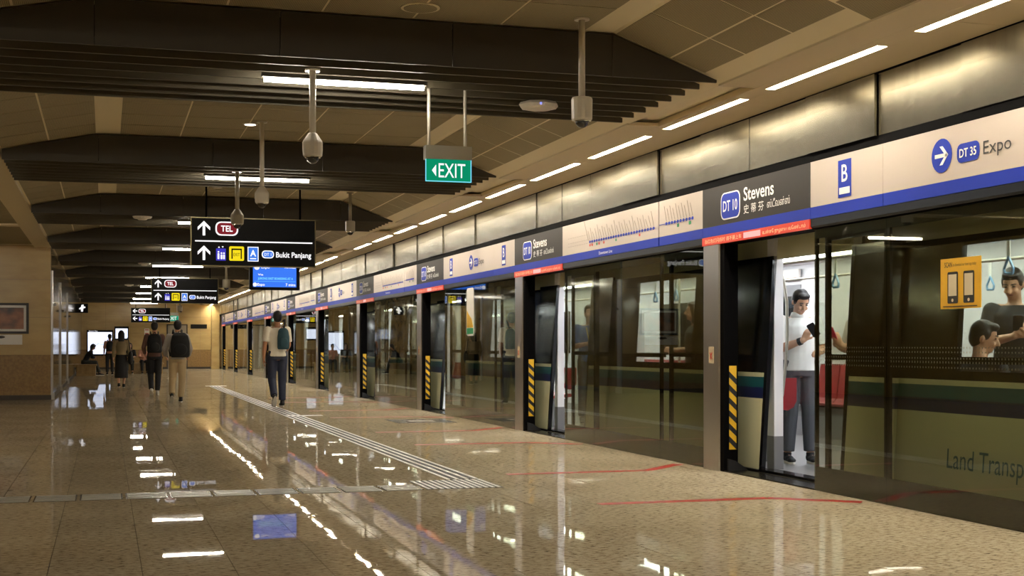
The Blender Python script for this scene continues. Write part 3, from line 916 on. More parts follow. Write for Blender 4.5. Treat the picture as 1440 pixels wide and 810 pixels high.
for sgn, yd in ((1, -0.50), (-1, -2.16)):
    y0, y1 = sorted((yd, yd + 0.03 * sgn))
    add('draught_screen', bx(MB(), 6.0, 6.40, y0, y1, 0.5, 1.55), 't_white' if sgn < 0 else 'win_glass', (), 3)
    yr = yd - 0.05 * sgn
    add('grab_rail', MB().path([(x - TX0, yr, z) for x, z in ((5.885, .60), (5.925, .70), (5.955, .95), (5.975, 1.25), (5.97, 1.55), (5.935, 1.76), (5.885, 1.82))], 0.015), 'alu', (), 3)
pr = [(5.93, .85), (6.13, .85), (6.13, .64), (6.10, .58), (6.04, .55), (5.98, .56), (5.94, .60)]
add('seat_end_panel', MB().prism([(a - TX0, b) for a, b in pr], 'Y', -0.44, -0.41), 't_red', (), 3)
add('pole', MB().tube((7.25 - TX0, -1.33, 0.03), (7.25 - TX0, -1.33, 2.2), 0.017), 'alu', (), 3)
for x in (6.42, 8.08): add('overhead_rail', MB().tube((x - TX0, -6.1, 1.96), (x - TX0, 0, 1.96), 0.016), 'alu', (), 4)
# seats: a bench of separate shells on each side
def seat(xc, yc, face):
    pr = [(-0.20, 0.44), (-0.18, 0.41), (0.22, 0.43), (0.24, 0.46), (0.20, 0.475), (-0.10, 0.45), (-0.15, 0.50), (-0.20, 0.92), (-0.23, 0.92)]
    return MB().prism([(xc - TX0 + a * face, b) for a, b in pr], 'Y', yc - 0.235, yc + 0.235)
for j in range(7):
    yc = -5.95 + 0.49 * j + 0.25
    add('seat', seat(6.08, yc, 1), 't_red', (), 3)
    add('seat', seat(8.46, yc, -1), 't_red', (), 3)
for xa, xb in ((5.80, 6.20), (8.34, 8.70)): add('seat_box', bx(MB(), xa, xb, -5.95, -2.45, 0.03, 0.40), 't_grey', (), 3)
for j in range(9):
    for x in (6.42, 8.08):
        y = -5.6 + 0.62 * j
        st = MB().box(x - TX0 - 0.004, x - TX0 + 0.004, y - 0.018, y + 0.018, 1.80, 1.975)
        st.add([(x - TX0 - .004, y - .018, 1.8), (x - TX0 + .004, y - .018, 1.8), (x - TX0 + .004, y + .018, 1.8), (x - TX0 - .004, y + .018, 1.8)], [(0, 1, 2, 3)])
        h = MB().path([(x - TX0, y, 1.81), (x - TX0, y - .055, 1.72), (x - TX0, y - .045, 1.685), (x - TX0, y + .045, 1.685), (x - TX0, y + .055, 1.72), (x - TX0, y, 1.81)], 0.011, 6)
        add('hand_strap', st, 'strap', [('handle', h, 'handle')], 2)
for k in range(-1, 10):
    for name, me, m, ch, nr in protos:
        if k >= nr or (k < 0 and nr < 99 and name not in ('seat', 'overhead_rail')): continue
        o = link(name, me, m, tr, (0, PITCH * k, 0))
        for n2, m2, mm in ch: link(n2, m2, mm, o)
part('cabin_end', MB().box(5.8, 8.7, YP[1] - 2 * PITCH - 0.05, YP[1] - 2 * PITCH, 0.0, 2.24), 't_white', tr)
part('cabin_end', MB().box(5.8, 8.7, YP[1] + 9 * PITCH, YP[1] + 9 * PITCH + .05, 0.0, 2.24), 't_white', tr)
q = Plane((Xs(0.3) - 0.003, 8.28, 0.0), (0, -1, 0), (-0.0, 0, 1))
m = MB(); text(m, q, 'Land Transport', 0.0, 0.285, 0.14, 1.06, off=0.006)
for i, (a, b_, c) in enumerate(m.v): m.v[i] = (a + 0.06 * (c - 0.3), b_, c)
part('lettering', m, 't_teal', tr)

# ------------------------------------------------------------------ hanging signs
def fplane(x, y, z): return Plane((x, y, z), (1, 0, 0), (0, 0, 1))         # faces the viewer
def way_sign(xc, y, z0, label, left=False, n=''):
    W, H = 1.69, 0.66
    t = thing('direction_sign', (xc, y, z0), label, 'sign', 'hanging black direction signs')
    x0 = xc - W / 2
    part('board', MB().box(x0 + .012, x0 + W - .012, y, y + 0.10, z0 + .012, z0 + H - .012), 'sign_face', t)
    f = MB().box(x0, x0 + W, y - .004, y + 0.104, z0, z0 + .012).box(x0, x0 + W, y - .004, y + 0.104, z0 + H - .012, z0 + H)
    f.box(x0, x0 + .012, y - .004, y + 0.104, z0 + .012, z0 + H - .012).box(x0 + W - .012, x0 + W, y - .004, y + 0.104, z0 + .012, z0 + H - .012)
    part('edge_frame', f, 'frame_brass', t)
    zc = 3.27 if y > 60 else ZC
    for x in (x0 + 0.21, x0 + W - 0.21): part('hanger', MB().tube((x, y + .05, z0 + H), (x, y + .05, ZC - 0.002), 0.014), 'black', t)
    q = fplane(x0, y, z0)
    s = W / 1015.0
    X = lambda px: (px - 95) * s
    Zz = lambda py: (520 - py) * s
    def T(name, fn, m):
        mb = MB(); fn(mb); part(name, mb, m, t)
    ang = 180 if left else 90
    T('arrow', lambda m: arrow(m, q, X(200), Zz(213), 118 * s, ang), 'e_white')
    T('arrow', lambda m: arrow(m, q, X(200), Zz(413), 118 * s, ang), 'e_white')
    T('badge_border', lambda m: rrect(m, q, X(292), X(474), Zz(270), Zz(156), 0.07), 'e_white')
    T('line_badge', lambda m: rrect(m, q, X(303), X(463), Zz(260), Zz(166), 0.06, 0.004), 'e_tel')
    T('badge_text', lambda m: text(m, q, 'TEL', X(383), Zz(236), 48 * s, 94 * s, 'C', 0.007, 0.02), 'e_white')
    T('divider', lambda m: rect(m, q, X(130), X(1082), Zz(322), Zz(312)), 'e_white')
    T('lift_panel', lambda m: rect(m, q, X(297), X(375), Zz(474), Zz(376)), 'e_lift')
    def lift(m):
        for i, cx in enumerate((316, 340, 360)):
            disc(m, q, X(cx), Zz(404 + 10 * (i > 0)), 7 * s, 0.004, 10); rect(m, q, X(cx - 7), X(cx + 7), Zz(462), Zz(416 + 10 * (i > 0)), 0.004)
        poly(m, q, [(X(312), Zz(370)), (X(328), Zz(370)), (X(320), Zz(358))]); poly(m, q, [(X(342), Zz(358)), (X(358), Zz(358)), (X(350), Zz(370))])
    T('lift_figures', lift, 'e_white')
    T('ticket_panel', lambda m: rrect(m, q, X(402), X(522), Zz(474), Zz(356), 0.02), 'e_yellow')
    def tick(m):
        rect(m, q, X(420), X(504), Zz(386), Zz(374), 0.004); rect(m, q, X(420), X(430), Zz(458), Zz(386), 0.004); rect(m, q, X(494), X(504), Zz(458), Zz(386), 0.004)
        text(m, q, 'EXIT', X(462), Zz(436), 26 * s, 50 * s, 'C', 0.005)
    T('ticket_figure', tick, 'sign_face')
    T('letter_border', lambda m: rect(m, q, X(551), X(639), Zz(477), Zz(357)), 'e_white')
    T('letter_panel', lambda m: rect(m, q, X(557), X(633), Zz(471), Zz(363), 0.004), 'e_blue')
    T('letter', lambda m: text(m, q, 'A', X(595), Zz(434), 50 * s, 48 * s, 'C', 0.007, 0.02), 'e_white')
    T('letter_bar', lambda m: rect(m, q, X(570), X(620), Zz(458), Zz(450), 0.006), 'e_white')
    T('badge_border', lambda m: rrect(m, q, X(666), X(765), Zz(449), Zz(385), 0.045), 'e_white')
    T('line_badge', lambda m: rrect(m, q, X(673), X(758), Zz(442), Zz(392), 0.04, 0.004), 'e_blue')
    T('badge_text', lambda m: text(m, q, 'DT 1', X(715), Zz(429), 24 * s, 56 * s, 'C', 0.007), 'e_white')
    T('destination', lambda m: text(m, q, 'Bukit Panjang', X(782), Zz(440), 44 * s, 290 * s, bold=0.012), 'e_white')
    return t
way_sign(1.95, 18.73, 2.23, 'large black hanging sign to TEL and Bukit Panjang, nearest')
way_sign(1.97, 35.8, 2.23, 'middle black hanging sign to TEL and Bukit Panjang')
way_sign(1.93, 62.0, 2.17, 'small farthest black hanging sign with left arrows', True)

def exit_sign(xc, y, z0, W, H, ztop, label, rods=True):
    t = thing('exit_sign', (xc, y, z0), label, 'exit sign')
    x0 = xc - W / 2
    hs = H * 0.38
    part('housing', MB().box(x0, x0 + W, y - .02, y + 0.07, z0 + H - hs, z0 + H).box(x0 + .01, x0 + W - .01, y - .024, y - .02, z0 + H - hs, z0 + H - hs * .6), 'alu', t)
    part('panel', MB().box(x0 + .004, x0 + W - .004, y, y + .02, z0, z0 + H - hs), 'e_green', t)
    q = fplane(x0, y, z0)
    m = MB(); text(m, q, 'EXIT', W * 0.285, H * 0.12, H * 0.40, W * 0.58, bold=0.0); part('lettering', m, 'e_white', t)
    m = MB(); poly(m, q, [(W * .14, H * .31), (W * .23, H * .15), (W * .23, H * .47)]); part('arrow', m, 'e_white', t)
    m = MB(); b = .006
    for a in ((0, W, 0, b), (0, b, b, H - hs), (W - b, W, b, H - hs)): rect(m, q, *a, 0.0, .004)
    part('edge', m, 'e_cyan', t)
    if rods:
        for x in (x0 + W * .09, x0 + W * .88): part('rod', MB().tube((x, y + .025, z0 + H), (x, y + .025, ztop), 0.013), 'white_plastic', t, True)
    return t
exit_sign(2.57, 10.26, 2.43, 0.37, 0.28, ZS + 0.02, 'green EXIT sign hanging on two rods from the nearest beam')
exit_sign(3.05, 66.6, 2.33, 0.62, 0.40, ZC - .002, 'small distant green exit sign by the far wall')

# train information screen
xc, y, z0, W, H = 3.36, 28.2, 2.30, 1.03, 0.62
t = thing('information_screen', (xc, y, z0), 'blue train arrival screen hanging below the large sign', 'screen')
x0 = xc - W / 2
part('casing', MB().box(x0, x0 + W, y, y + .12, z0, z0 + H), 'sign_face', t)
q = fplane(x0, y, z0)
m = MB(); rect(m, q, .07, W - .07, .06, H - .07, 0.001); part('display', m, 'e_screen', t)
for nm, body, x, zz, hh, ww, al in (('destination', 'Expo', .24, .445, .06, .17, 'L'), ('status', 'Arrived', W - .09, .45, .055, .22, 'R'),
                                 ('destination', 'Expo', .16, .085, .055, .15, 'L'), ('status', '7 mins', W - .09, .085, .055, .2, 'R'), ('caption', 'Via', .17, .30, .035, .11, 'L')):
    m = MB(); text(m, q, body, x, zz, hh, ww, al, .004, .015); part(nm, m, 'e_white', t)
m = MB(); disc(m, q, .15, .47, .055, .003); part('line_disc', m, 'e_white', t)
m = MB(); disc(m, q, .11, .11, .04, .003); part('line_disc', m, 'e_white', t)
m = MB(); text(m, q, 'JURONG EAST BOARDING AT A', .17, .215, .045, .72, off=.004, bold=.02); part('message', m, 'e_cyan', t)
m = MB(); rect(m, q, .09, W - .09, .175, .18, .003); part('rule', m, 'e_cyan', t)
for x in (x0 + .3, x0 + W - .3): part('hanger', MB().tube((x, y + .06, z0 + H), (x, y + .06, ZC - .002), 0.016), 'black', t)

# little black pictogram sign on the left wall
xc, y, z0 = -0.84, 55.0, 2.42
t = thing('pictogram_sign', (XL, y, z0), 'small black sign with white symbol jutting from the left wall', 'sign')
part('board', MB().box(XL, XL + 0.46, y, y + .06, z0, z0 + .36), 'sign_face', t)
q = fplane(XL, y, z0)
m = MB()
poly(m, q, [(.20, .05), (.27, .05), (.29, .18), (.36, .19), (.36, .24), (.29, .25), (.30, .32), (.22, .31), (.20, .23), (.13, .17), (.14, .13), (.20, .15)])
part('symbol', m, 'e_white', t)

# ------------------------------------------------------------------ ceiling fittings
def cctv(x, y, ztop, zbot, label, boxy=False, m='white_plastic', s=1.0):
    t = thing('security_camera', (x, y, ztop), label, 'camera', 'dome cameras on ceiling poles')
    part('mount_plate', MB().lathe([(0.055 * s, -0.012), (0.055 * s, 0.0)], (x, y, ztop), 16), m, t)
    hh = 0.17 * s
    zh = zbot + 0.05 * s
    part('pole', MB().tube((x, y, zh + hh), (x, y, ztop - .012), 0.024 * s, 0.024 * s, 12), m, t, True)
    if boxy: pr = [(0.066, 0), (0.074, 0.012), (0.076, 0.15), (0.07, 0.165), (0.03, 0.17)]
    else: pr = [(0.062, 0), (0.07, 0.008), (0.074, 0.05), (0.074, 0.10), (0.07, 0.112), (0.035, 0.165), (0.028, 0.17)]
    part('housing', MB().lathe([(r * s, z * s) for r, z in pr], (x, y, zh), 16), m, t)
    part('dome', MB().lathe([(r * s, z * s) for r, z in ((0.005, -0.05), (0.026, -0.044), (0.042, -0.026), (0.048, 0.0))], (x, y, zh), 16), 'dome', t, True)
    part('dome_ring', MB().lathe([(0.058 * s, -0.008 * s), (0.058 * s, 0.0)], (x, y, zh), 16), 'ring', t)
cctv(1.44, 9.80, ZS + 0.0, 2.47, 'dome camera on a pole in front of the nearest tube light')
cctv(3.25, 9.07, ZC - .002, 2.70, 'dome camera on a long pole at upper right before the nearest beam', True)
cctv(1.56, 14.2, ZC - .002, 2.58, 'bright white dome camera hanging above the large black sign')
cctv(1.45, 15.75, ZS + 0.0, 2.49, 'dome camera overlapping the TEL badge of the large sign', m='grey_plastic')
cctv(3.57, 20.4, ZC - .002, 2.83, 'dome camera right of the large sign near the vault edge', True, 'grey_plastic')
cctv(3.0, 35.6, ZC - .002, 2.58, 'distant dome camera beside the arrival screen', True, 'grey_plastic', 1.3)
cctv(3.0, 58.2, ZC - .002, 2.52, 'farthest dome camera above the small green exit sign', True, 'grey_plastic', 1.4)

x, y = 3.42, 10.6
t = thing('wireless_access_point', (x, y, ZS), 'white rounded access point with blue light under the nearest beam', 'access point')
part('body', MB().lathe([(0.10, -0.055), (0.15, -0.045), (0.17, -0.02), (0.155, 0.0)], (x, y, ZS), 8), 'white_plastic', t)
part('indicator', MB().ell((x - .03, y - .155, ZS - .03), .008, .008, .008, None, 8, 6), 'e_led', t)
for x, y, z, r, lab in ((2.08, 9.10, ZC, 0.135, 'round ceiling speaker at the top edge of view'),):
    t = thing('ceiling_speaker', (x, y, z), lab, 'speaker')
    part('rim', MB().lathe([(r, -.006), (r, 0)], (x, y, z), 28), 'cream_ceiling', t)
    part('grille', MB().lathe([(r * .86, -.009), (r * .86, -.006)], (x, y, z), 28), 'tile', t)
x, y = 1.46, 14.4
t = thing('downlight', (x, y, ZC), 'small round lit downlight left of the white dome camera', 'ceiling light')
part('rim', MB().lathe([(.075, -.008), (.08, 0)], (x, y, ZC), 20), 'white_plastic', t)
part('lens', MB().lathe([(.058, -.010), (.058, -.008)], (x, y, ZC), 20), 'down', t)
for (x, y, z, lab) in ((0.55, 21.7, ZS, 'pale smoke detector under the third beam on the left'), (0.9, 33.9, ZS, 'pale smoke detector under the fifth beam'),
                       (0.75, 46.0, ZS, 'far pale smoke detector under the seventh beam'), (2.9, 34.2, ZS, 'flat round detector left of the arrival screen'),
                       (1.55, 19.9, ZC, 'small round detector on tiles behind the second beam')):
    t = thing('smoke_detector', (x, y, z), lab, 'smoke detector', 'smoke detectors on the ceiling')
    part('base', MB().lathe([(.13, -.03), (.15, 0)], (x, y, z), 18), 'white_plastic', t)
    part('sensor', MB().lathe([(.06, -.055), (.09, -.03)], (x, y, z), 18), 'white_plastic', t)

# ------------------------------------------------------------------ floor markings
def segbars(t, name, x0, x1, y0, y1, m='tact_bar', z=0.005):
    return part(name, MB().box(x0, x1, y0, y1, 0.0002, z), m, t)
t = thing('tactile_strip', (2.94, 25, 0), 'long striped tactile guide strip running down the platform', 'tactile strip')
for (a, b) in ((11.25, 22.1), (22.3, 39.0)):
    segbars(t, 'backing', 2.80, 3.08, a, b, 'tact_base', 0.002)
    for i in range(4):
        x = 2.80 + 0.083 * i
        segbars(t, 'bar', x, x + 0.031, a, b, 'tact_bar', 0.006)
segbars(t, 'cross_plate', 2.80, 3.42, 22.1, 22.3, 'tact_bar', 0.004)
segbars(t, 'end_plate', 2.72, 3.30, 39.0, 39.35, 'tact_bar', 0.004)
t = thing('tactile_junction', (2.8, 10.8, 0), 'block of short tactile bars where the two guide strips meet', 'tactile strip')
segbars(t, 'backing', 2.46, 3.10, 10.52, 11.22, 'tact_base', 0.0015)
for i in range(12):
    x = 2.47 + 0.053 * i
    segbars(t, 'bar', x, x + 0.026, 10.53, 11.21, 'tact_bar', 0.005)
t = thing('tactile_strip', (0.3, 10.7, 0), 'tactile guide strip of short plates crossing the foreground floor', 'tactile strip')
i = 0
x = 2.44
while x > -3.5:
    if seen(x - .16, 10.7, 0, 60):
        segbars(t, 'backing', x - 0.312, x - 0.004, 10.51, 10.93, 'sticker', 0.0015)
        for j in range(5):
            y = 10.525 + 0.083 * j
            segbars(t, 'bar', x - 0.30, x - 0.016, y, y + 0.042, 'tact_plate', 0.005)
    x -= 0.33
# red queue lines at the nearest doorways
for i in range(1, 5):
    yp = YP[i]
    for j, (ya, yb, lab) in enumerate(((yp - 2.46, yp - 2.90, 'right'), (yp - 0.10, yp + 0.42, 'left'))):
        pts = [(3.43, ya), (4.78, ya), (5.32, yb)]
        m = MB()
        w2 = 0.055
        for a, b in zip(pts[:-1], pts[1:]):
            d = Vector((b[0] - a[0], b[1] - a[1])).normalized(); n = Vector((-d.y, d.x)) * w2
            m.prism([(a[0] - n.x, a[1] - n.y), (b[0] - n.x, b[1] - n.y), (b[0] + n.x, b[1] + n.y), (a[0] + n.x, a[1] + n.y)], 'Z', 0.0003, 0.0018)
        tag(solo('floor_line', m, 'red_tape', (4.3, ya, 0)), 'red floor line on the %s side of the %s doorway' % (lab, ORD[i - 1]), 'floor marking', 'red queue lines on the floor')
t = thing('floor_sticker', (4.6, 20.1, 0), 'grey square floor sticker in front of the glass panels', 'floor marking')
part('sheet', MB().box(4.15, 5.05, 19.6, 20.65, 0.0003, 0.0015), 'sticker', t)
part('border', MB().box(4.2, 5.0, 19.66, 19.70, 0.0015, 0.002).box(4.2, 5.0, 20.56, 20.60, 0.0015, 0.002), 'ink_grey', t)
part('symbol', MB().box(4.4, 4.8, 19.95, 20.3, 0.0015, 0.002), 'ink_grey', t)

# ------------------------------------------------------------------ left wall picture and label
px0, px1, pz0, pz1, yw = -2.56, -1.55, 1.40, 2.05, YL
t = thing('framed_picture', ((px0 + px1) / 2, yw, pz0), 'dark framed brown photograph on the left wall', 'picture')
f = 0.05
m = MB().box(px0, px1, yw - .035, yw, pz0, pz0 + f).box(px0, px1, yw - .035, yw, pz1 - f, pz1).box(px0, px0 + f, yw - .035, yw, pz0 + f, pz1 - f).box(px1 - f, px1, yw - .035, yw, pz0 + f, pz1 - f)
part('frame', m, 'frame', t)
part('mount', MB().box(px0 + f, px1 - f, yw - .015, yw, pz0 + f, pz1 - f), 'ink_white', t)
part('print', MB().box(px0 + f + .05, px1 - f - .05, yw - .017, yw - .015, pz0 + f + .05, pz1 - f - .05), 'picture', t)
t = thing('caption_plate', (-2.1, yw, 1.16), 'white caption plate below the framed picture', 'plaque')
part('plate', MB().box(-2.55, -1.68, yw - .012, yw, 1.17, 1.38), 'ink_white', t)
part('dark_emblem', MB().ell((-2.14, yw - .014, 1.33), .12, .006, .03, None, 14, 8), 'frame', t)

# ------------------------------------------------------------------ far end: screens, notices, door, benches
def Xat(u, y):
    r = (u - 720) / 1900.0; c, s = math.cos(YAW), math.sin(YAW)
    return y * (r * c + s) / (c - r * s)
def Zat(v, x, y): return 1.15 + (486 - v) * (y * math.cos(YAW) + x * math.sin(YAW)) / 1900.0
ye = YEND
def wall_screen(u0, u1, v0, v1, label, m, cap):
    x0, x1 = Xat(u0, ye), Xat(u1, ye); z1, z0 = Zat(v0, x0, ye), Zat(v1, x0, ye)
    t = thing('wall_screen', ((x0 + x1) / 2, ye, z0), label, 'screen')
    part('casing', MB().box(x0, x1, ye - .09, ye, z0 - .08, z1 + .10), 'bronze', t)
    part('display', MB().box(x0 + .05, x1 - .05, ye - .094, ye - .09, z0, z1), m, t)
    if cap:
        mm = MB(); text(mm, fplane(x0, ye - .09, 0), cap, .1, z1 + .025, .05, .4); part('heading', mm, 'e_white', t)
        mm = MB(); pts = [(x0 + .2, z0 + .15), (x0 + .5, z0 + .5), (x0 + .8, z0 + .45), (x1 - .15, z0 + .8)]
        for a, b in zip(pts[:-1], pts[1:]): mm.tube((a[0], ye - .094, a[1]), (b[0], ye - .094, b[1]), .008, .008, 6)
        part('route_lines', mm, 'e_blue', t)
wall_screen(122, 159, 467, 498, 'large bright map screen on the far end wall', 'e_map', 'System Map')
wall_screen(161, 181, 462, 476, 'small dark framed screen right of the bright map screen', 'e_map', '')
x0, x1 = Xat(203, ye), Xat(210, ye)
t = thing('notice_sheet', ((x0 + x1) / 2, ye, 1.5), 'white notice with red print on the far wall', 'notice')
part('sheet', MB().box(x0, x1, ye - .01, ye, Zat(480, 1.5, ye), Zat(462, 1.5, ye)), 'ink_white', t)
for z in (1.9, 1.72, 1.5): part('red_print', MB().box(x0 + .03, x1 - .03, ye - .012, ye - .01, z, z + .04), 'ink_red', t)
x0, x1 = Xat(268, ye), Xat(291, ye)
tag(solo('wall_plaque', MB().box(x0, x1, ye - .03, ye, Zat(462, 3.5, ye), Zat(456, 3.5, ye)).box(x0 + .02, x1 - .02, ye - .035, ye - .03, Zat(461, 3.5, ye), Zat(457, 3.5, ye)), 'bronze', ((x0 + x1) / 2, ye, 1.9)), 'dark narrow plaque on the far end wall at right', 'plaque')
x0, x1 = Xat(236, ye), Xat(262, ye)
d = tag(solo('door_1', MB().box(x0, x1, ye - .03, ye, 0.0, 2.15), 'grey_plastic', ((x0 + x1) / 2, ye, 0)), 'grey service door in the far end wall', 'door', None, 'structure')
part('door_frame', MB().box(x0 - .06, x0, ye - .05, ye, 0, 2.2).box(x1, x1 + .06, ye - .05, ye, 0, 2.2).box(x0, x1, ye - .05, ye, 2.15, 2.2), 'skirting', d)
part('door_handle', MB().tube((x0 + .1, ye - .06, 1.0), (x0 + .1, ye - .06, 1.2), .015), 'steel', d)
def bench(x0, x1, y0, y1, label):
    t = thing('stone_bench', ((x0 + x1) / 2, (y0 + y1) / 2, 0), label, 'bench', 'stone benches')
    part('plinth', MB().bbox(x0 + .04, x1 - .04, y0 + .04, y1 - .04, 0, .38, .02), 'wood', t)
    part('seat_slab', MB().bbox(x0, x1, y0, y1, .38, .44, .02), 'wood', t)
bench(-1.09, -0.30, 53.6, 55.2, 'stone bench against the left wall under the seated figure')
bench(0.75, 2.3, 57.2, 57.8, 'low stone bench in the distance with two people sitting')

# tall poster on the third glass screen
t = thing('tall_poster', (XP - 0.004, 20.16, 1.30), 'tall white poster with orange and green foot on the third glass screen', 'poster')
q = Plane((XP - 0.0045, 20.37, 1.30), (0, -1, 0), (0, 0, 1))
m = MB(); rrect(m, q, 0, .42, 0, .74, .07, 0, .003); part('sheet', m, 'ink_white', t)
m = MB(); rect(m, q, .02, .40, .03, .12, .0032); part('green_foot', m, 'ink_green', t)
m = MB(); poly(m, q, [(.02, .13), (.40, .13), (.30, .26), (.12, .34), (.02, .40)], .0032); part('orange_picture', m, 'yellow', t)

# ------------------------------------------------------------------ people
def pm(name, col, rough=0.7, bump=(30, 0.25, 0.004)): 
    if name not in M: M[name] = mat(name, col, rough, bump=bump)
    return name
M['skin_tan'] = mat('skin_tan', srgb(172, 122, 90), 0.5)
M['skin_light'] = mat('skin_light', srgb(206, 158, 126), 0.5)
M['hair'] = mat('black_hair', srgb(20, 16, 14), 0.45, bump=(60, 0.4, 0.004))
M['hair_brown'] = mat('brown_hair', srgb(58, 40, 28), 0.45, bump=(60, 0.4, 0.004))
M['eye'] = mat('eye_dark', srgb(24, 18, 14), 0.2)
M['lip'] = mat('lip', srgb(150, 84, 70), 0.5)
M['sole'] = mat('shoe_sole', srgb(206, 200, 188), 0.6)
M['strap_black'] = mat('strap_black', srgb(22, 22, 24), 0.7)

def remesh(mb, name, voxel, smooth=3):
    me = mb.mesh(name)
    o = bpy.data.objects.new(name, me)
    C.objects.link(o)
    r = o.modifiers.new('r', 'REMESH'); r.mode = 'VOXEL'; r.voxel_size = voxel
    s = o.modifiers.new('s', 'SMOOTH'); s.factor = 0.5; s.iterations = smooth
    d = bpy.context.evaluated_depsgraph_get()
    out = bpy.data.meshes.new_from_object(o.evaluated_get(d))
    bpy.data.objects.remove(o); bpy.data.meshes.remove(me)
    out.name = name
    out.polygons.foreach_set('use_smooth', [True] * len(out.polygons))
    return out

def lerp(a, b, t): return Vector(a) * (1 - t) + Vector(b) * t

def hand(mb, wr, d, palm, side, curl=0.5, spread=1.0, s=1.0):
    """palm, four bent fingers of unequal length and a thumb leaving the side of the palm"""
    d = Vector(d).normalized(); n = Vector(palm); n = (n - d * n.dot(d)).normalized()
    sd = d.cross(n).normalized() * side            # towards the thumb
    wr = Vector(wr)
    for k, (o, ln) in enumerate(((0.030, 0.070), (0.010, 0.078), (-0.010, 0.072), (-0.029, 0.056))):
        kn = wr + d * (0.088 - 0.004 * k) * s + sd * o * s
        mb.cap(wr + d * 0.012 * s + sd * o * 0.7 * s, kn, 0.0135 * s, 0.0105 * s)
        a1 = curl * 0.9; a2 = curl * 2.0
        m1 = kn + (d * math.cos(a1) + n * math.sin(a1)) * ln * 0.55 * s
        m2 = m1 + (d * math.cos(a2) + n * math.sin(a2)) * ln * 0.50 * s
        mb.cap(kn, m1, 0.0098 * s, 0.0088 * s); mb.cap(m1, m2, 0.0088 * s, 0.0075 * s)
    t0 = wr + d * 0.025 * s + sd * 0.028 * s
    t1 = t0 + (d * 0.62 + sd * 0.6 + n * 0.35).normalized() * 0.045 * s
    t2 = t1 + (d * 0.9 + n * 0.5 + sd * 0.05).normalized() * 0.036 * s
    mb.cap(t0, t1, 0.0125 * s, 0.0105 * s); mb.cap(t1, t2, 0.0105 * s, 0.008 * s)

BASE = dict(pelvis=(0, 0, .95), chest=(0, .0, 1.28), neck=(0, -.015, 1.455), head=(0, .02, 1.63),
            shR=(.178, -.01, 1.405), elR=(.225, -.03, 1.13), wrR=(.235, .04, .89), shL=(-.178, -.01, 1.405), elL=(-.225, -.03, 1.13), wrL=(-.235, .04, .89),
            hiR=(.088, 0, .92), knR=(.10, .025, .50), anR=(.105, -.02, .09), hiL=(-.088, 0, .92), knL=(-.10, .025, .50), anL=(-.105, -.02, .09))

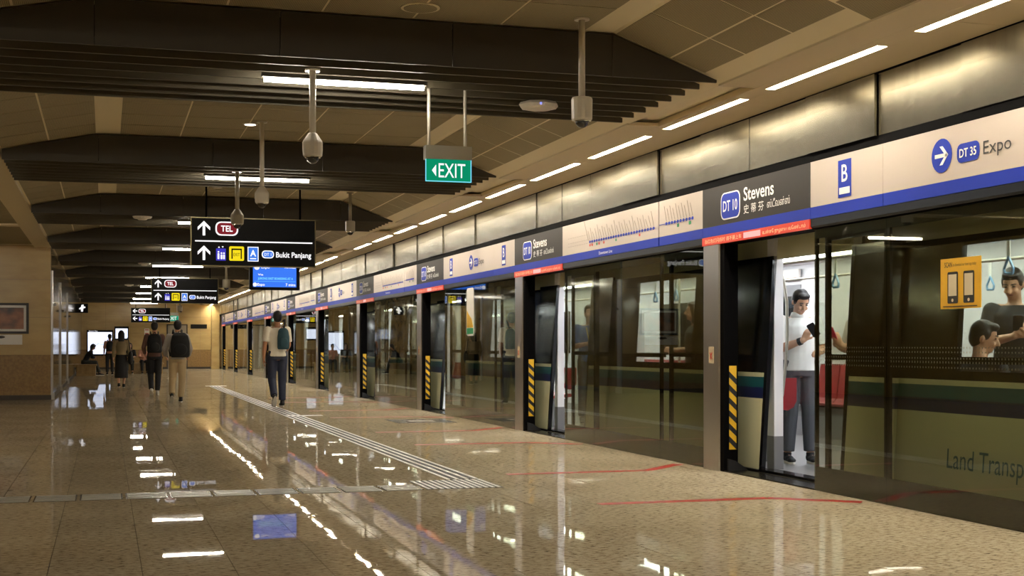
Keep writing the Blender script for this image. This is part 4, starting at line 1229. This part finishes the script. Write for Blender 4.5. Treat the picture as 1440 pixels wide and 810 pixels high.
def person(loc, rotz, label, H=1.72, pose={}, skin='skin_tan', top=('shirt', 'x', .45), bottom=('trousers', 'x', 1.0), shoe='strap_black', sole='sole',
           hair='hair', hairstyle='short', vox=0.012, hd=(0, 1, 0), foot={}, slim=1.0, face=True, handcfg={}, female=False):
    """hd: where the head looks; foot: toe direction per foot; top = (part name, material, sleeve fraction 0..1 of the arm)"""
    s = H / 1.75
    J = {k: Vector(v) for k, v in {**BASE, **pose}.items()}
    t = thing('person', loc, label, 'person', None, rotz)
    def fin(o):
        o.scale = (s, s, s); return o
    hd = Vector(hd).normalized()
    up = Vector((0, 0, 1)); rt = hd.cross(up).normalized(); hu = rt.cross(hd).normalized()
    R = Matrix((rt, hd, hu)).transposed()
    hc = J['head']
    HP = lambda x, y, z: hc + R @ Vector((x, y, z))
    sw = 0.155 if female else 0.178
    w = slim
    # one continuous body
    b = MB()
    b.ell(hc + R @ Vector((0, -.008, .02)), .077, .094, .10, R)
    b.ell(HP(0, .018, -.045), .060, .072, .078, R)
    b.ell(HP(0, .062, -.082), .026, .022, .022, R)
    if face:
        b.cap(HP(0, .092, .010), HP(0, .112, -.028), .009, .0145)
        for sg in (1, -1):
            b.ell(HP(.078 * sg, -.005, -.005), .012, .02, .034, R, 8, 6)
            b.ell(HP(.034 * sg, .070, -.032), .024, .024, .022, R, 8, 6)
    b.cap(J['neck'] - Vector((0, 0, .03)), HP(0, -.012, -.06), .056, .052)
    P, Ch = J['pelvis'], J['chest']
    ax = Ch - P
    def torso(m, off, z_lo=-0.06, fullness=1.0):
        pr = [(-.30, .150, .105), (-.10, .158, .112), (.15, .148, .105), (.45, .142 if not female else .122, .098), (.8, .158, .108), (1.0, .172, .112), (1.25, .168, .100), (1.38, .130, .082), (1.50, .075, .06)]
        rings = []
        for f, rx, ry in pr:
            if f < z_lo: continue
            c = P + ax * f
            if off == 0.0 and f < .3: rx, ry = rx * .84, ry * .80
            rings.append((c.x, c.y, c.z, rx * w + off, ry * w * fullness + off))
        m.loft(rings, 18)
    torso(b, 0.0, -1)
    for S, sg in (('R', 1), ('L', -1)):
        b.cap(J['neck'] + Vector((0.03 * sg, 0, -.05)), J['sh' + S], .05, .056)
        b.cap(J['sh' + S], J['el' + S], .050 * w, .040 * w)
        b.cap(J['el' + S], lerp(J['el' + S], J['wr' + S], .35), .040 * w, .041 * w)
        b.cap(lerp(J['el' + S], J['wr' + S], .35), J['wr' + S], .041 * w, .027)
        hcg = handcfg.get(S, {})
        dd = hcg.get('d', (J['wr' + S] - J['el' + S]).normalized())
        hand(b, J['wr' + S], dd, hcg.get('palm', (-sg, 0.15, 0)), hcg.get('side', -1 if S == 'R' else 1), hcg.get('curl', .45))
        b.cap(J['hi' + S], J['kn' + S], .082 * w, .056 * w)
        b.cap(J['kn' + S], lerp(J['kn' + S], J['an' + S], .3), .056 * w, .054 * w)
        b.cap(lerp(J['kn' + S], J['an' + S], .3), J['an' + S], .054 * w, .036)
        fdir = Vector(foot.get(S, (0, 1, -.12))).normalized()
        b.cap(J['an' + S] + Vector((0, 0, -.03)), J['an' + S] + fdir * .10 + Vector((0, 0, -.035)), .034, .028)
    fin(link('body', remesh(b, 'body', vox, 2), skin, t))
    # clothes
    tn, tm, sl = top
    m = MB(); torso(m, 0.016, 0.0 if bottom[0] == 'skirt' else -.12, 1.06)
    for S, sg in (('R', 1), ('L', -1)):
        m.cap(J['neck'] + Vector((0.045 * sg, 0, -.07)), J['sh' + S], .056, .064)
        sh, el, wr = J['sh' + S], J['el' + S], J['wr' + S]
        if sl <= .5: m.tube(sh, lerp(sh, el, sl * 2), .066 * w, .066 * w, 14); m.ell(sh, .066 * w, .066 * w, .066 * w)
        else:
            m.cap(sh, el, .064 * w, .055 * w); m.cap(el, lerp(el, wr, (sl - .5) * 2), .055 * w, .043 * w)
    fin(link(tn, remesh(m, tn, vox, 4), tm, t))
    bn, bm_, bl_ = bottom
    m = MB()
    if bn == 'skirt':
        for S in 'RL': pass
        kz = (J['knR'] + J['knL']) / 2
        c0, c1 = P, Vector((kz.x, kz.y, P.z + (kz.z - P.z) * bl_))
        m.loft([(c1.x, c1.y, c1.z, .205, .155), (lerp(c0, c1, .6).x, lerp(c0, c1, .6).y, lerp(c0, c1, .6).z, .195, .15), (c0.x, c0.y, c0.z - .03, .175, .13), (c0.x, c0.y, c0.z + .10, .150, .115)], 20)
    else:
        m.loft([(P.x, P.y, P.z - .09, .165 * w, .122 * w), (P.x, P.y, P.z, .172 * w, .126 * w), (P.x, P.y, P.z + .085, .162 * w, .122 * w)], 18)
        for S in 'RL':
            hi, kn, an = J['hi' + S], J['kn' + S], J['an' + S]
            m.cap(hi, kn, .098 * w, .074 * w)
            e = lerp(kn, an, bl_ if bl_ < 1 else .93)
            m.ell(kn, .074 * w, .074 * w, .074 * w); m.tube(kn, e, .074 * w, .062 * w, 14)
    fin(link(bn, remesh(m, bn, vox, 3), bm_, t))
    # shoes
    for S in 'RL':
        an = J['an' + S]; fd = Vector(foot.get(S, (0, 1, 0))).normalized()
        n = Vector((0, 0, 1)); sdv = fd.cross(n).normalized(); n = sdv.cross(fd).normalized()
        Rf = Matrix((sdv, fd, n)).transposed()
        Q = lambda x, y, z: an + Rf @ Vector((x, y, z))
        m = MB()
        m.ell(Q(0, -.025, -.035), .040, .048, .048, Rf); m.ell(Q(0, .06, -.045), .043, .08, .036, Rf); m.ell(Q(0, .125, -.055), .044, .068, .028, Rf); m.ell(Q(0, -.005, .0), .042, .048, .045, Rf)
        so = fin(link('shoe', remesh(m, 'shoe', .009, 3), shoe, t))
        m = MB(); pts = []
        for k in range(16):
            a = 2 * math.pi * k / 16
            pts.append((.043 * math.cos(a) * (1.0 if math.sin(a) > 0 else .88), .055 + .133 * math.sin(a)))
        n_ = len(pts)
        m.add([Q(x, y, -.090) for x, y in pts] + [Q(x, y, -.068) for x, y in pts], [tuple(range(n_ - 1, -1, -1)), tuple(range(n_, 2 * n_))] + [(k, (k + 1) % n_, (k + 1) % n_ + n_, k + n_) for k in range(n_)])
        link('sole', m.mesh('sole'), sole, so)
    # hair
    m = MB()
    m.ell(HP(0, -.022, .040), .085, .094, .094, R)
    m.ell(HP(0, -.045, -.005), .080, .068, .085, R)
    for sg in (1, -1): m.ell(HP(.062 * sg, -.012, .025), .024, .06, .055, R, 10, 7)
    if hairstyle == 'short':
        m.ell(HP(0, .045, .092), .066, .045, .032, R)
    else:
        ln = {'long': .36, 'bob': .16, 'tail': .1}[hairstyle]
        m.ell(HP(0, -.03, .0), .092, .085, .105, R)
        base = HP(0, -.055, -.02); end = Vector((base.x, base.y - .035, base.z - ln))
        m.loft([(end.x, end.y, end.z, .045, .022), (lerp(end, base, .3).x, lerp(end, base, .3).y, lerp(end, base, .3).z, .088, .034), (lerp(end, base, .7).x, lerp(end, base, .7).y, lerp(end, base, .7).z, .096, .048), (base.x, base.y, base.z, .088, .06)], 16)
        for sg in (1, -1): m.cap(HP(.072 * sg, -.01, .03), HP(.078 * sg, .005, -.13), .028, .022)
        m.ell(HP(0, .03, .095), .07, .045, .03, R)
    fin(link('hair', remesh(m, 'hair', .011, 2), hair, t))
    if face:
        for sg in (1, -1):
            fin(link('eye', MB().ell(HP(.031 * sg, .083, .010), .014, .008, .006, R, 10, 6).mesh('eye', smooth=True), 'eye', t))
            fin(link('eyebrow', MB().cap(HP(.016 * sg, .091, .031), HP(.048 * sg, .079, .033), .0045, .0035).mesh('eyebrow', smooth=True), hair, t))
        fin(link('mouth', MB().ell(HP(0, .083, -.058), .024, .007, .006, R, 10, 6).mesh('mouth', smooth=True), 'lip', t))
    return t, s, J

def WP(t, s, p):
    """point of a person's frame in the world"""
    a = t.rotation_euler.z; x, y, z = Vector(p) * s
    return Vector((t.location.x + x * math.cos(a) - y * math.sin(a), t.location.y + x * math.sin(a) + y * math.cos(a), t.location.z + z))

def backpack(t, s, w, h, d, zc, label, m, yb=-.125, dx=0.0, one=False, pocket=True, side=1):
    """bag on the back, as its own thing standing in the wearer's frame"""
    b = thing('backpack', WP(t, s, (dx, yb - d / 2, zc - h / 2)), label, 'backpack', None, t.rotation_euler.z)
    body = MB()
    body.loft([(0, 0, .02, w * .44, d * .40), (0, 0, h * .12, w * .5, d * .5), (0, 0, h * .6, w * .5, d * .48), (0, .01, h * .88, w * .42, d * .42), (0, .02, h, w * .25, d * .25)], 20)
    link('bag', remesh(body, 'bag', .012, 4), m, b)
    if pocket:
        pk = MB(); pk.ell((0, -d * .48, h * .34), w * .36, d * .22, h * .24)
        link('front_pocket', pk.mesh('front_pocket', smooth=True), m, b)
    for sg in ((side,) if one else (1, -1)):
        x = 0 if one else .085 * sg - dx
        top = h * .93
        pts = [(x * .8, d * .35, top), (x, d * .5 + .03, h + .02), (x, d * .5 + .11, h + .05), (x * 1.1, d * .5 + .21, h - .05), (x * 1.3, d * .5 + .235, h - .22), (x * 1.6, d * .5 + .14, h * .3), (x * 1.5, d * .4, h * .1)]
        if one: pts = [(0, d * .2, top), (side * .03, d * .4, h + .06), (side * .05, d * .5 + .06, h + .155), (side * .03, d * .5 + .14, h + .13)]
        link('shoulder_strap', MB().path(pts, .017, 8).mesh('shoulder_strap', smooth=True), 'strap_black', b)
    link('top_loop', MB().path([(-.03, d * .2, h * .98), (-.02, d * .2, h + .03), (.02, d * .2, h + .03), (.03, d * .2, h * .98)], .008, 6).mesh('top_loop'), 'strap_black', b)
    return b
def phone(pos, R, label, m):
    o = thing('phone', pos, label, 'phone')
    mb = MB().bbox(-.037, .037, -.075, .075, -.004, .004, .008)
    c = link('case', mb.mesh('case'), m, o)
    link('screen', MB().box(-.033, .033, -.068, .068, .0041, .0046).mesh('screen'), 'e_blue', c)
    o.rotation_euler = R
    return o

pm('white_tee', srgb(226, 216, 196)); pm('navy_jeans', srgb(34, 40, 62)); pm('teal_bag', srgb(28, 62, 72)); pm('brown_tee', srgb(112, 78, 66)); pm('black_cloth', srgb(20, 19, 20))
pm('grey_hoodie', srgb(168, 160, 150)); pm('beige_cloth', srgb(192, 168, 128)); pm('black_bag', srgb(18, 18, 20)); pm('olive_top', srgb(150, 134, 100)); pm('pink_top', srgb(206, 150, 128))
pm('white_shirt', srgb(234, 232, 230)); pm('grey_jeans', srgb(70, 72, 78)); pm('blue_shirt', srgb(74, 92, 140)); pm('blue_jeans', srgb(96, 126, 166)); pm('dark_green', srgb(44, 46, 40))
M['pink_case'] = mat('pink_case', srgb(206, 44, 84), 0.4)
M['dark_case'] = mat('dark_case', srgb(24, 24, 28), 0.3)

# 1 man walking away in a white T-shirt with a sling bag
t, s, J = person((3.10, 25.6, 0), 0.05, 'man walking away in white T-shirt and dark blue jeans', 1.80,
    dict(elL=(-.235, -.05, 1.13), wrL=(-.245, .02, .88), elR=(.215, .03, 1.13), wrR=(.17, .20, .98), knL=(-.095, .03, .50), anL=(-.10, -.26, .19), knR=(.095, .06, .50), anR=(.10, .06, .09)),
    'skin_tan', ('shirt', 'white_tee', .40), ('trousers', 'navy_jeans', 1.0), foot={'L': (0, .62, -.78)}, face=False, slim=1.03)
backpack(t, s, .23, .42, .13, 1.24, 'dark teal sling bag on the back of the man in white', 'teal_bag', -.135, .075, True)
# 2 man with black backpack
t, s, J = person((1.09, 32.3, 0), -.02, 'man walking away in brown top and black trousers', 1.70,
    dict(knL=(-.09, .05, .50), anL=(-.07, -.16, .13), knR=(.085, .05, .5), anR=(.07, .08, .09), elL=(-.25, -.06, 1.14), wrL=(-.22, .12, .98), elR=(.25, -.05, 1.14), wrR=(.22, .13, .98)),
    'skin_tan', ('shirt', 'brown_tee', .9), ('trousers', 'black_cloth', 1.0), shoe='sole', foot={'L': (0, .8, -.6)}, face=False, vox=.014)
backpack(t, s, .34, .46, .18, 1.22, 'black backpack worn by the man in brown top', 'black_bag')
# 3 man in grey hoodie, beige trousers
t, s, J = person((1.40, 28.1, 0), 0.0, 'man walking away in pale grey hoodie and beige trousers', 1.66,
    dict(knL=(-.10, .04, .50), anL=(-.13, -.20, .16), knR=(.10, .05, .5), anR=(.07, .06, .09), elL=(-.27, -.04, 1.14), wrL=(-.24, .12, 1.0), elR=(.26, -.03, 1.14), wrR=(.24, .12, 1.0)),
    'skin_light', ('hoodie', 'grey_hoodie', .95), ('trousers', 'beige_cloth', 1.0), foot={'L': (0, .75, -.65)}, face=False, vox=.014, slim=1.06)
h = MB(); h.ell((0, -.07, 1.45), .10, .06, .055); o = link('hood', remesh(h, 'hood', .014, 3), 'grey_hoodie', t); o.scale = (s, s, s)
backpack(t, s, .38, .52, .20, 1.20, 'large square black backpack on the man in grey hoodie', 'black_bag', dx=.04)
# 4 woman with long hair, black skirt
t, s, J = person((0.42, 38.4, 0), 0.0, 'woman walking away with long black hair and black skirt', 1.56,
    dict(anL=(-.07, -.06, .11), anR=(.07, .05, .09), elR=(.24, -.02, 1.12), wrR=(.22, .10, .95)), 'skin_light', ('blouse', 'olive_top', .85), ('skirt', 'black_cloth', 1.45),
    hairstyle='long', face=False, vox=.016, female=True)
b = thing('handbag', WP(t, s, (.27, -.03, .72)), 'dark shoulder bag hanging beside the woman in black skirt', 'bag')
link('bag', remesh(MB().ell((0, 0, .17), .075, .13, .19), 'bag', .016, 2), 'black_bag', b)
link('shoulder_strap', MB().path([(0, -.05, .32), (-.06, -.02, .70), (-.08, .03, .72), (0, .06, .32)], .011).mesh('shoulder_strap'), 'strap_black', b)
# 5 small person with dark backpack by the map screen
t, s, J = person((0.17, 55.5, 0), 0.1, 'distant person with white collar standing before the map screen', 1.60, {}, 'skin_tan', ('shirt', 'pink_top', .5), ('trousers', 'black_cloth', 1.0), face=False, vox=.018)
backpack(t, s, .30, .42, .16, 1.20, 'dark backpack on the distant person by the map screen', 'black_bag')
# 6 seated on the left bench, bent forward
SIT = dict(pelvis=(0, -.05, .53), chest=(0, .03, .86), neck=(0, .06, 1.03), head=(0, .12, 1.20), shR=(.17, .05, .98), shL=(-.17, .05, .98), elR=(.22, .12, .74), elL=(-.22, .12, .74),
           wrR=(.12, .33, .72), wrL=(-.12, .33, .72), hiR=(.09, -.03, .53), hiL=(-.09, -.03, .53), knR=(.11, .38, .53), knL=(-.11, .38, .53), anR=(.11, .40, .09), anL=(-.11, .40, .09))
t, s, J = person((-0.72, 54.4, -0.0), -1.45, 'person in dark clothes sitting hunched on the left stone bench', 1.68,
    {**SIT, 'chest': (0, .12, .84), 'neck': (0, .20, 1.0), 'head': (0, .28, 1.14), 'shR': (.17, .18, .95), 'shL': (-.17, .18, .95), 'elR': (.2, .26, .72), 'elL': (-.2, .26, .72), 'anR': (.11, .52, .09)},
    'skin_tan', ('jacket', 'black_cloth', .95), ('trousers', 'dark_green', 1.0), hd=(0, .8, -.6), vox=.018, hairstyle='bob')
# 7 two people sitting on the far bench
t, s, J = person((0.97, 57.45, 0), 3.1, 'woman with long dark hair in black sitting on the far bench', 1.66, SIT, 'skin_light', ('top', 'black_cloth', .5), ('trousers', 'dark_green', .9), hairstyle='long', vox=.018, female=True)
t, s, J = person((1.52, 57.45, 0), 3.2, 'person in pink shirt sitting on the far bench', 1.62, SIT, 'skin_tan', ('shirt', 'pink_top', .5), ('trousers', 'black_cloth', 1.0), vox=.018)
# 8 man in white shirt inside the doorway, looking at his phone
zf = 0.03
t, s, J = person((6.36, 11.60, zf), 2.95, 'man in white polo shirt standing in the train doorway reading his phone', 1.68,
    dict(head=(.0, .06, 1.60), neck=(0, .0, 1.45), elR=(.225, .05, 1.13), wrR=(.03, .25, 1.22), elL=(-.235, .02, 1.13), wrL=(-.14, .22, 1.10),
         knR=(.10, .04, .50), anR=(.12, .02, .09), knL=(-.09, .06, .5), anL=(-.10, .06, .09)), 'skin_light', ('polo_shirt', 'white_shirt', .42), ('trousers', 'grey_jeans', 1.0), 
    hd=(-.1, .85, -.52), vox=.009, slim=1.08, handcfg={'R': {'d': (-.35, .3, .85), 'palm': (-.5, -.6, .2), 'side': -1, 'curl': .75}, 'L': {'curl': .6}})
link('wristwatch', MB().tube(lerp(J['wrR'], J['elR'], .08) * s, lerp(J['wrR'], J['elR'], .2) * s, .036, .038, 14).mesh('wristwatch'), 'strap_black', t)
c = MB().loft([(0, -.01, 1.435, .095, .085), (0, -.005, 1.50, .068, .068)], 16); o = link('collar', c.mesh('collar', smooth=True), 'white_shirt', t); o.scale = (s, s, s)
wp = WP(t, s, J['wrR'] + Vector((-.075, .07, .10)))
phone(wp, (1.0, 0.5, 2.5), 'dark phone in the hand of the man in the doorway', 'dark_case')
# 9 person beyond, holding a pink phone
t, s, J = person((7.12, 11.72, zf), 1.7, 'passenger in light blue jeans holding a pink phone inside the train', 1.66,
    dict(elR=(.22, .04, 1.14), wrR=(.06, .30, 1.20), elL=(-.22, .04, 1.14), wrL=(-.05, .30, 1.18)), 'skin_light', ('top', 'grey_hoodie', .4), ('trousers', 'blue_jeans', 1.0), hairstyle='bob', hd=(0, .9, -.4), female=True,
    handcfg={'R': {'d': (-.2, .4, .8), 'palm': (-.4, -.6, 0), 'curl': .7}, 'L': {'d': (.2, .4, .8), 'palm': (.4, -.6, 0), 'curl': .7}})
phone(WP(t, s, (0, .37, 1.30)), (1.1, 0, 1.7), 'pink phone held up by a passenger seen through the glass', 'pink_case')
# 10 man in black T-shirt at the window
t, s, J = person((6.84, 9.02, zf), 2.55, 'man in black T-shirt standing behind the nearest train window', 1.74,
    dict(head=(.02, .06, 1.61), elR=(.235, .05, 1.14), wrR=(.02, .30, 1.20), elL=(-.225, .02, 1.13), wrL=(-.10, .30, 1.20)), 'skin_light', ('shirt', 'black_cloth', .42), ('trousers', 'grey_jeans', 1.0),
    hd=(.3, .85, -.42), vox=.010, handcfg={'R': {'d': (-.6, .3, .5), 'palm': (-.3, -.6, .2), 'curl': .7}, 'L': {'d': (.4, .3, .6), 'palm': (.4, -.6, 0), 'curl': .7}})
phone(WP(t, s, (.0, .37, 1.30)), (0.9, 0, 2.55), 'dark phone held by the man in black T-shirt', 'dark_case')
# 11 seated with back to the window
t, s, J = person((6.07, 8.46, zf), -1.35, 'dark haired passenger seated with back to the nearest train window', 1.74, {**SIT, 'neck': (0, .05, 1.045), 'head': (0, .10, 1.185)}, 'skin_light', ('top', 'black_cloth', .45), ('trousers', 'black_cloth', 1.0), hd=(.8, .59, -.25), vox=.011)
# 12 woman behind second window
t, s, J = person((6.62, 14.55, zf), 1.2, 'woman with brown hair standing behind the second train window', 1.63, dict(elR=(.22, .05, 1.14), wrR=(.08, .28, 1.15)), 'skin_light', ('top', 'dark_green', .12), ('trousers', 'black_cloth', 1.0),
    hair='hair_brown', hairstyle='long', female=True)
# 13 man with yellow lanyard in second doorway
t, s, J = person((6.62, 18.15, zf), 2.9, 'man in blue shirt with yellow lanyard in the second train doorway', 1.70, dict(elR=(.22, .05, 1.14), wrR=(.08, .28, 1.18)), 'skin_light', ('shirt', 'blue_shirt', .45), ('trousers', 'grey_jeans', 1.0), vox=.013)
l = MB().path([(-.06, .10, 1.42), (-.02, .145, 1.2), (0, .15, 1.12)], .008).path([(.06, .10, 1.42), (.02, .145, 1.2), (0, .15, 1.12)], .008).box(-.035, .035, .145, .15, 1.0, 1.12)
o = link('lanyard', l.mesh('lanyard'), 'yellow', t); o.scale = (s, s, s)
